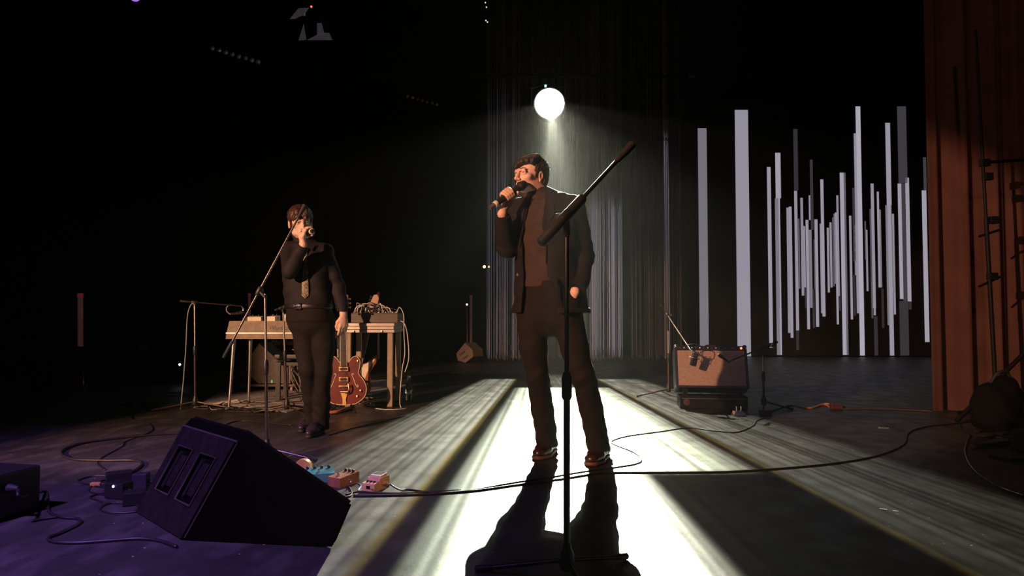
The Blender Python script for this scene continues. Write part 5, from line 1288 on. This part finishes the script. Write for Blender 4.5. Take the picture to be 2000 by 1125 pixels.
# loose leads on the mat around the piano
ZL = ['below the left end of the piano', 'in front of the middle of the piano', 'under the bench beside the grey speaker', 'by the foot of the short stand', 'just behind the pointed shoes', 'right of the red guitar', 'between the guitar and the right table leg', 'in front of the right table leg', 'on the mat between the piano legs', 'left of the first boom stand', 'on the mat below the papers', 'behind the bench near the wheeled board', 'in the shadows behind the first boom stand', 'below the red guitar']
zones = [(420, 795, 60, 5), (520, 800, 70, 6), (585, 745, 26, 16), (570, 778, 40, 10), (600, 790, 40, 8), (700, 780, 26, 10), (715, 772, 30, 8), (745, 790, 36, 6), (520, 790, 60, 8), (300, 790, 80, 6), (470, 800, 50, 5), (590, 760, 24, 14), (350, 770, 60, 5), (650, 795, 40, 5)]
for i, (cx_, cy_, rx_, ry_) in enumerate(zones):
    for q in range(2):
        a = rnd.uniform(0, 6); pts_ = []
        for k in range(9):
            t = k / 8 * 2 * math.pi * rnd.uniform(.8, 1.5) + a; pts_.append((cx_ + math.cos(t) * rx_ * rnd.uniform(.5, 1), cy_ + math.sin(t) * ry_ * rnd.uniform(.4, 1)))
        cable(pts_, '%s lead snaking over the floor %s' % ('dark' if (i + q) % 3 else 'grey', ZL[i]), .0045, M_CABLE if (i + q) % 3 else mat('grey_cable', (.30, .28, .28), .5), group='loose leads round the piano')
for i in range(5):
    c = fl(585, 770) + Vector((rnd.uniform(-.12, .08), rnd.uniform(-.05, .3), 0)); p = [c + Z * .006]
    for k in range(7): p.append(c + Vector((rnd.uniform(-.13, .13), rnd.uniform(-.1, .1), rnd.uniform(.05, .42) if k < 6 else .006)))
    tag(MB().tube(catmull(p, 6), .005, 6).build('cable', M_CABLE if i % 2 else mat('grey_cable', (.30, .28, .28), .5), None, 180), 'dark lead hanging in the thicket of cables below the bench', 'cable', 'hanging leads below the bench')
cable([(640, 806), (660, 804), (676, 799), (688, 796)], 'thick ribbed orange lead lying below the red guitar', .016, mat('orange_ribbed', (.55, .20, .12), .5, var=.3, scale=90))
cable([(560, 893), (590, 885), (612, 892), (603, 905), (580, 906)], 'thin cable loop behind the teal pedal', .003, M_STEEL)
cable([(570, 830), (520, 826), (470, 822), (440, 830), (455, 842)], 'dark cable on the floor left of the pointed shoes', .005)
cable([(640, 850), (690, 836), (750, 822), (790, 812)], 'dark cable on the floor right of the pointed shoes', .005)
cable([(1545, 790), (1580, 797), (1610, 790), (1622, 797)], 'thin orange cable on the floor behind the amplifier', .007, mat('orange_cable', (.75, .36, .18), .5))
cable([(1590, 795), (1612, 788), (1630, 793)], 'thin orange cable end beside the dark power block', .007, mat('orange_cable', (.75, .36, .18), .5))
cable([(1650, 799), (1720, 799), (1800, 802), (1820, 804)], 'dull brown cable leading to the red curtain', .006, mat('brown_cable', (.10, .05, .03), .5))
cable([(1500, 805), (1530, 795), (1545, 792)], 'black cable behind the amplifier running to the orange cable', .006)
for pts_, lab_ in (([(379, 592, 0), (372, 597, .01), (366, 620, .0), (363, 680, 0), (358, 745, 0)], 'thin cable drooping from the top of the first boom stand to the floor'), ([(450, 595, .14), (443, 600, .15), (443, 608, .14), (450, 614, .12)], 'short cable loop below the level boom arm over the piano')):
    pp_ = [q3(*p) for p in pts_]
    if len(pts_) == 5: pp_.append(Vector((pp_[-1].x - .02, pp_[-1].y, .005)))
    tag(MB().tube(catmull(pp_, 6), .0045, 6).build('cable', mat('grey_cable', (.30, .28, .28), .5), None, 180), lab_, 'cable')
cable([(1895, 850), (1885, 880), (1900, 915), (1940, 945), (1990, 965), (2040, 980)], 'dark cable curving along the right edge of the floor', .006, mat('cable_sheen', (.02, .02, .022), .25))
cable([(1875, 830), (1880, 842), (1910, 850), (1960, 855)], 'dark cable leading into the heap beside the right curtain', .006)

# white tape marks on the floor
def tape(x0, y0, x1, y1, w, label):
    a, b = fl(x0, y0), fl(x1, y1); d = (b - a).normalized(); s = Vector((-d.y, d.x, 0)) * w; mb = MB()
    mb.add([a - s, b - s, b + s, a + s] + [p + Z * .002 for p in (a - s, b - s, b + s, a + s)], [(3, 2, 1, 0), (4, 5, 6, 7), (0, 1, 5, 4), (1, 2, 6, 5), (2, 3, 7, 6), (3, 0, 4, 7)])
    tag(mb.build('tape_mark', mat('white_tape', (.7, .66, .6), .6), None), label, 'tape')
tape(1715, 835.5, 1736, 836.5, .008, 'short white tape mark on the dark floor in front of the red curtain')
tape(1718, 994, 1733, 996, .006, 'worn white tape scrap in the right band of light, left piece'); tape(1744, 998, 1755, 999.5, .005, 'worn white tape scrap in the right band of light, right piece')

# ------------------------------------------------------------------ red side curtain and right-hand stand
M_RED = mat('rust_curtain', (.085, .040, .031), .85, var=.15, scale=4, spec=.15)
c1 = drape('side_curtain', (fl(1818, 805).x, 6.15, 0), (6.4, 6.05, 0), 8.6, M_RED, .045, .26, 8, .02, .012, .5)
tag(c1, 'tall rust-red stage curtain hanging at the right edge', 'curtain')
def right_stand():
    D = 5.55; Q = lambda x, y, dy=0: at(x, y, D + dy)
    o = thing('lighting_stand', (Q(1947, 820).x, D, 0), 'tall black stand with a side arm in front of the red curtain', 'stand')
    a, b = Q(1947, 800), Q(1905, 60)
    MB().tube([a, a.lerp(b, .5)], .017, 10).build('lower_pole', M_MATTE, o, 60); MB().tube([a.lerp(b, .48), b], .013, 10).build('upper_pole', M_MATTE, o, 60)
    MB().tube([Q(1914, 318), Q(2060, 308)], .013, 10).build('side_arm', M_MATTE, o, 60)
    for x, y in ((1923, 318), (1929, 345), (1940, 430), (1938, 540)):
        MB().rbox(Q(x, y), (.07, .05, .06), .008).build('clamp', M_MATTE, o)
    MB().tube([Q(1912, 462), Q(1955, 448)], .010, 8).build('clamp_handle', M_MATTE, o, 60); MB().tube([Q(1912, 560), Q(1955, 540)], .010, 8).build('clamp_handle', M_MATTE, o, 60)
    f = fl(1868, 826); f.z = .015
    MB().tube([f, at(2030, 660, f.y + .05)], .018, 10).build('brace_pole', M_MATTE, o, 60)
    MB().tube([a, Vector((a.x + .5, D + .25, .015))], .014, 8).build('leg', M_MATTE, o, 60); MB().tube([a, Vector((a.x - .02, D + .45, .015))], .014, 8).build('leg', M_MATTE, o, 60); MB().tube([a, Vector((a.x + .1, D - .35, .015))], .014, 8).build('leg', M_MATTE, o, 60)
right_stand()
def soft_bag():
    c = fl(1950, 838); o = thing('sandbag', (c.x, c.y, 0), 'dark bulging bag heaped at the foot of the right-hand stand', 'bag')
    g = Grid((c.x - .28, c.y - .2, .001), (c.x + .28, c.y + .26, .48), .010)
    g.ell((c.x - .04, c.y, .16), (.15, .13, .19), None, .06); g.ell((c.x + .06, c.y + .02, .20), (.13, .12, .20), None, .06); g.ell((c.x, c.y, .06), (.18, .15, .09), None, .05)
    g.disp(wob(.010, 24, 18, 30, .3), (c.x - .3, c.y - .3, 0), (c.x + .3, c.y + .3, .5)); g.cut(lambda P: P[..., 2] - .004, (c.x - .3, c.y - .3, -.1), (c.x + .3, c.y + .3, .02), .002)
    g.mesh('sack', mat('dark_canvas', (.004, .0035, .004), .85, spec=.1), o); MB().tube(catmull([Vector((c.x - .06, c.y, .33)), Vector((c.x - .02, c.y - .03, .42)), Vector((c.x + .06, c.y - .02, .43)), Vector((c.x + .1, c.y, .36))], 5), .012, 6).build('strap', M_RUB, o, 60)
soft_bag()
def rods():
    for i, (x0, y0, x1, y1, r, m, lab) in enumerate([(1905, 842, 2040, 836, .010, M_POLE, 'folded stand tube lying at the back of the heap beside the right curtain'), (1900, 872, 2040, 858, .016, M_BLACK, 'thick black tube lying in the heap at the right edge'), (1950, 848, 2050, 846, .008, M_CHROME, 'bright metal tube lying in the heap at the right edge'), (1972, 858, 2050, 852, .008, M_CHROME, 'bright metal tube in front of the other one at the right edge')]):
        a, b = fl(x0, y0, r + .002 + .03 * (i > 1)), fl(x1, y1, r + .002 + .03 * (i > 1)); d = (b - a).normalized()
        o = thing('stand_tube', (a.x, a.y, 0), lab, 'tube')
        MB().tube([a, b], r, 10).build('tube', m, o, 60); MB().lathe(a, d, [(-.01, r * .8), (0, r * 1.25), (.05, r * 1.25), (.052, r)], 10).build('end_cap', M_RUB, o, 60); MB().lathe(a.lerp(b, .5), d, [(0, r), (.004, r * 1.5), (.05, r * 1.5), (.054, r)], 10).build('collar', M_BLACK, o, 60)
    p = fl(1988, 895); mb = MB().rbox(p + Z * .012, (.26, .16, .020), .004, rotz(.2)); tag(mb.build('wooden_board', mat('brown_board', (.07, .035, .025), .6)), 'flat brown board lying under the tubes at the right edge', 'board')
    c = fl(1996, 892); mb = MB().rbox(c + Vector((.04, .02, .09)), (.10, .12, .14), .01, rotz(.4)); tag(mb.build('black_case', M_BLACK), 'small black case on the heap at the right picture edge', 'case')
rods()

# ------------------------------------------------------------------ unlit tube lamps and odds and ends in the dark
def tube_lamp(x, yb, yt, label, r=.020, dy=0):
    p = fl(x, yb); D = p.y; top = at(x, yt, D); o = thing('tube_lamp', p, label, 'lamp', 'upright tube lamps')
    gl = mat('frosted_tube_glow', (.30, .16, .16), .35, var=.2, emit=(1, .42, .38), estr=.022); rc = mat('red_cap_glow', (.45, .06, .05), .4, emit=(1, .12, .08), estr=.06)  # faint glow put into the unlit tubes and caps to keep them visible
    MB().lathe(p, Z, [(0, .07), (.012, .07), (.016, .03), (.05, .025)], 16).build('base', M_BLACK, o, 50)
    MB().tube([p + Z * .07, top - Z * .04], r, 12).build('tube', gl, o, 60)
    MB().tube([p + Z * .04, p + Z * .085], r * 1.12, 12).build('end_cap', rc, o, 60); MB().tube([top - Z * .045, top], r * 1.12, 12).build('end_cap', rc, o, 60)
tube_lamp(157, 758, 573, 'upright unlit tube lamp standing alone at the far left', .028)
tube_lamp(487, 716, 573, 'upright unlit tube lamp behind the left part of the electric piano')
tube_lamp(739, 706, 571, 'upright unlit tube lamp behind the table, beside the bass headstock')
tube_lamp(920, 703, 577, 'upright unlit tube lamp behind the small far stage monitor', .024)
def thin_rod():
    p = fl(913, 706); o = thing('thin_stand', p, 'thin pole with a tiny white light beside the far tube lamp', 'stand')
    top = at(912, 596, p.y); MB().tube([p, top], .010, 8).build('pole', mat('pinkish_pole', (.30, .18, .18), .4, .3), o, 60); MB().lathe(p, Z, [(0, .08), (.01, .08), (.014, .02)], 12).build('base', M_BLACK, o, 50)
    MB().sphere(top + Z * .012, .018, 10).build('indicator_light', mat('white_led', (1, 1, .9), .3, emit=(1, .95, .8), estr=2.5), o, 180)
thin_rod()
def far_left():
    # pale cloth over a dark chair-like rack, flat case, LED
    D = fl(285, 752).y; Q = lambda x, y, dy=0: at(x, y, D + dy)
    r = thing('equipment_rack', (Q(300, 750).x, D + .25, 0), 'dark equipment rack in the shadows at the left', 'rack')
    c = Q(318, 700, .25); MB().rbox((c.x, D + .3, .42), (.42, .4, .82), .01).build('cabinet', M_DRAPE, r)
    for i in range(4): MB().box((c.x, D + .098, .18 + i * .16), (.36, .006, .12)).build('front_panel', mat('rack_panel', (.003, .003, .003), .8), r)
    MB().sphere(Q(351, 712, .06), .014, 8).build('indicator_light', mat('blue_white_led', (.6, .8, 1), .3, emit=(.6, .8, 1), estr=8), r, 180)
    mb = MB(); rows = 7
    for i in range(rows + 1):
        t = i / rows; l = Q(269 + 8 * t, 669 + (66 if True else 0) * t, -.02 + .03 * math.sin(t * 5)); rr = Q(289 + 6 * t, 668 + 52 * t, -.02 + .03 * math.sin(t * 5 + 1)); mb.v += [l, rr, l + Yv * .006, rr + Yv * .006]
    for i in range(rows): o = i * 4; mb.f += [(o, o + 1, o + 5, o + 4), (o + 2, o + 6, o + 7, o + 3), (o, o + 4, o + 6, o + 2), (o + 1, o + 3, o + 7, o + 5)]
    tag(mb.build('towel', mat('pale_towel', (.13, .12, .13), .95, bump=.6, bscale=90), None, 60), 'pale towel hanging in front of the dark rack at the left', 'towel')
    D = fl(90, 775).y; a, b = at(62, 710, D), at(118, 710, D); f = thing('flight_case', ((a.x + b.x) / 2, D + .2, 0), 'dark flight case with pale edges in the far left shadows', 'case')
    zt = at(90, 680, D).z; MB().box(((a.x + b.x) / 2, D + .2, zt / 2 + .003), (b.x - a.x, .38, zt - .006)).build('body', M_DRAPE, f)
    for z in (zt, zt - .09): MB().box(((a.x + b.x) / 2, D + .002, z), (b.x - a.x + .01, .012, .014)).build('edge_strip', M_STEEL, f)
far_left()

# ------------------------------------------------------------------ lamps overhead
def main_lamp():
    d = Vector((0, -1, -.12)).normalized(); c = LAMP; o = thing('profile_lantern', (c.x, c.y, c.z - .2), 'stage lantern shining straight at the camera above the singer', 'stage light')
    MB().lathe(c - d * .02, -d, [(-.04, .205), (-.035, .22), (.02, .22), (.10, .20), (.30, .20), (.42, .17), (.46, .10)], 20).build('housing', M_BLACK, o, 50)
    MB().lathe(c - d * .0, d, [(.030, .200), (.042, .200), (.062, .185), (.082, .14), (.094, .08), (.098, .01)], 24).build('lens', mat('lamp_lens', (1, 1, .9), .2, emit=(.95, 1.0, .78), estr=55), o, 60)
    for s_ in (-1, 1): MB().tube([c - d * .2 + X * s_ * .20, c - d * .2 + X * s_ * .24, c - d * .2 + X * s_ * .24 + Z * .26, c - d * .2 + Z * .32], .010, 6).build('yoke', M_BLACK, o, 60)
    MB().rbox(c - d * .2 + Z * .36, (.05, .05, .10), .006).build('hook_clamp', M_BLACK, o)
    MB().box(c - d * .05 + Vector((-.05, 0, .26)), (.03, .02, .03)).build('display', mat('display', (.5, .7, .8), .3, emit=(.6, .9, 1), estr=1.0), o)
    p = thing('lighting_bar', (c.x, c.y + .18, c.z + .42), 'black pipe from which the stage lantern hangs', 'pipe')
    MB().tube([Vector((-3.5, c.y + .18, c.z + .44)), Vector((4.2, c.y + .18, c.z + .44))], .024, 10).build('pipe', M_DRAPE, p, 60)
    for x in (-3.2, 4.0): MB().tube([Vector((x, c.y + .18, c.z + .44)), Vector((x, c.y + .18, 9.0))], .004, 6).build('suspension_wire', M_DRAPE, p)
main_lamp()
def batten(x0, y0, x1, y1, Y, n, label):
    a, b = at(x0, y0, Y), at(x1, y1, Y + .35); o = thing('lamp_batten', (a + b) / 2 - Z * .08, label, 'stage light', 'lamp battens'); d = (b - a).normalized()
    R = Matrix((d, d.cross(Z).normalized() * -1, d.cross(d.cross(Z)).normalized() * -1)).transposed()
    MB().box((a + b) / 2 + Yv * .06, ((b - a).length + .14, .09, .12)).build('housing', M_DRAPE, o) if False else MB().tube([a - d * .06 + Yv * .07, b + d * .06 + Yv * .07], .052, 8).build('housing', M_DRAPE, o, 60)
    for i in range(n):
        c = a.lerp(b, i / (n - 1)); MB().sphere(c + Vector((0, .0, 0)), .030, 12).build('lens', mat('batten_lens', (.50, .38, .36), .15, .5), o, 180)
    for c in (a, b): MB().tube([c + Yv * .07 + Z * .05, Vector((c.x, c.y + .07, 9.0))], .004, 6).build('suspension_wire', M_DRAPE, o)
batten(414, 94, 504, 121, 8.2, 8, 'row of eight small lenses hanging at the upper left')
batten(796, 188, 853, 204, 11.5, 7, 'row of seven small lenses left of the bright lantern')
def barn_lamp():
    Y = 8.6; Q = lambda x, y, dy=0: at(x, y, Y + dy); c = Q(613, 35)
    o = thing('barndoor_lantern', c - Z * .35, 'hanging lantern with pale lit barn-door flaps at the upper left', 'stage light')
    m = mat('flap_grey', (.50, .48, .50), .6, var=.2)
    MB().lathe(c + Vector((0, .15, .02)), NV, [(-.2, .10), (-.18, .13), (.1, .13), (.12, .11)], 16).build('housing', M_DRAPE, o, 50)
    def flap(pts, dy=0.0):
        P_ = [Q(x, y, dy) for x, y in pts]; n = len(P_); MB().add(P_ + [p + Yv * .008 for p in P_], [tuple(range(n)), tuple(range(n, 2 * n))[::-1]] + [(i, (i + 1) % n, n + (i + 1) % n, n + i) for i in range(n)]).build('barn_door', m, o)
    flap([(583, 79), (593, 47), (598, 77)]); flap([(600, 78), (619, 68), (619, 45), (628, 45), (633, 64), (643, 64), (649, 78)], .01); flap([(566, 37), (583, 16), (603, 15), (594, 28), (576, 36)], -.08)
    MB().tube([c + Vector((0, .15, .15)), Vector((c.x, c.y + .15, 9.0))], .008, 6).build('suspension_rod', M_DRAPE, o)
    MB().sphere(Q(608, 13), .014, 8).build('red_indicator', mat('red_dot', (1, .2, .1), .3, emit=(1, .2, .08), estr=1.5), o, 180); MB().sphere(Q(594, 28, -.1), .018, 8).build('screw_cap', M_WHITE, o, 180)
barn_lamp()
def top_bits():
    Y = 8.0; c = at(266, -2, Y); o = thing('wash_lantern', c, 'purple-lit lantern cut by the top picture edge', 'stage light')
    MB().lathe(c + Z * .15, Vector((0, -.6, -.8)), [(-.2, .10), (.06, .13), (.08, .12)], 16).build('housing', M_BLACK, o, 50); MB().sphere(c + Vector((0, -.03, .02)), .06, 12).build('lens', mat('purple_lens', (.3, .15, .6), .2, emit=(.45, .2, 1), estr=.9), o, 180)
    MB().tube([c + Z * .2, Vector((c.x, c.y, 9))], .008, 6).build('suspension_rod', M_DRAPE, o)
    Y = 9.2; c = at(951, 22, Y); o = thing('moving_head_lantern', c - Z * .15, 'dark lantern with tiny glints hanging above left of the bright lamp', 'stage light')
    MB().lathe(c + Yv * .1, NV, [(-.1, .09), (.0, .12), (.1, .11)], 14).build('housing', M_DRAPE, o, 50)
    for x, y in ((948, 5), (950, 14), (952, 43), (949, 40)): MB().sphere(at(x, y, Y - .12), .010, 8).build('glint_bead', mat('glint_white', (1, .95, .8), .3, emit=(1, .9, .7), estr=.8), o, 180)  # glints on the dark housing put in as small glowing beads
    MB().tube([c + Vector((0, .1, .1)), Vector((c.x, c.y + .1, 9))], .008, 6).build('suspension_rod', M_DRAPE, o)
    c = at(949, 521, 13.2); o = thing('small_lamp', (c.x, c.y, 0), 'tiny amber light on a dark pole beside the string curtain', 'lamp')
    MB().tube([Vector((c.x, c.y, 0)), c], .012, 6).build('pole', M_DRAPE, o)
    MB().sphere(c - X * .03, .030, 8).build('bulb', mat('amber_led', (1, .7, .4), .3, emit=(1, .65, .3), estr=2.5), o, 180); MB().sphere(c + X * .06, .022, 8).build('bulb', mat('amber_led', (1, .7, .4), .3, emit=(1, .65, .3), estr=2.5), o, 180)
top_bits()
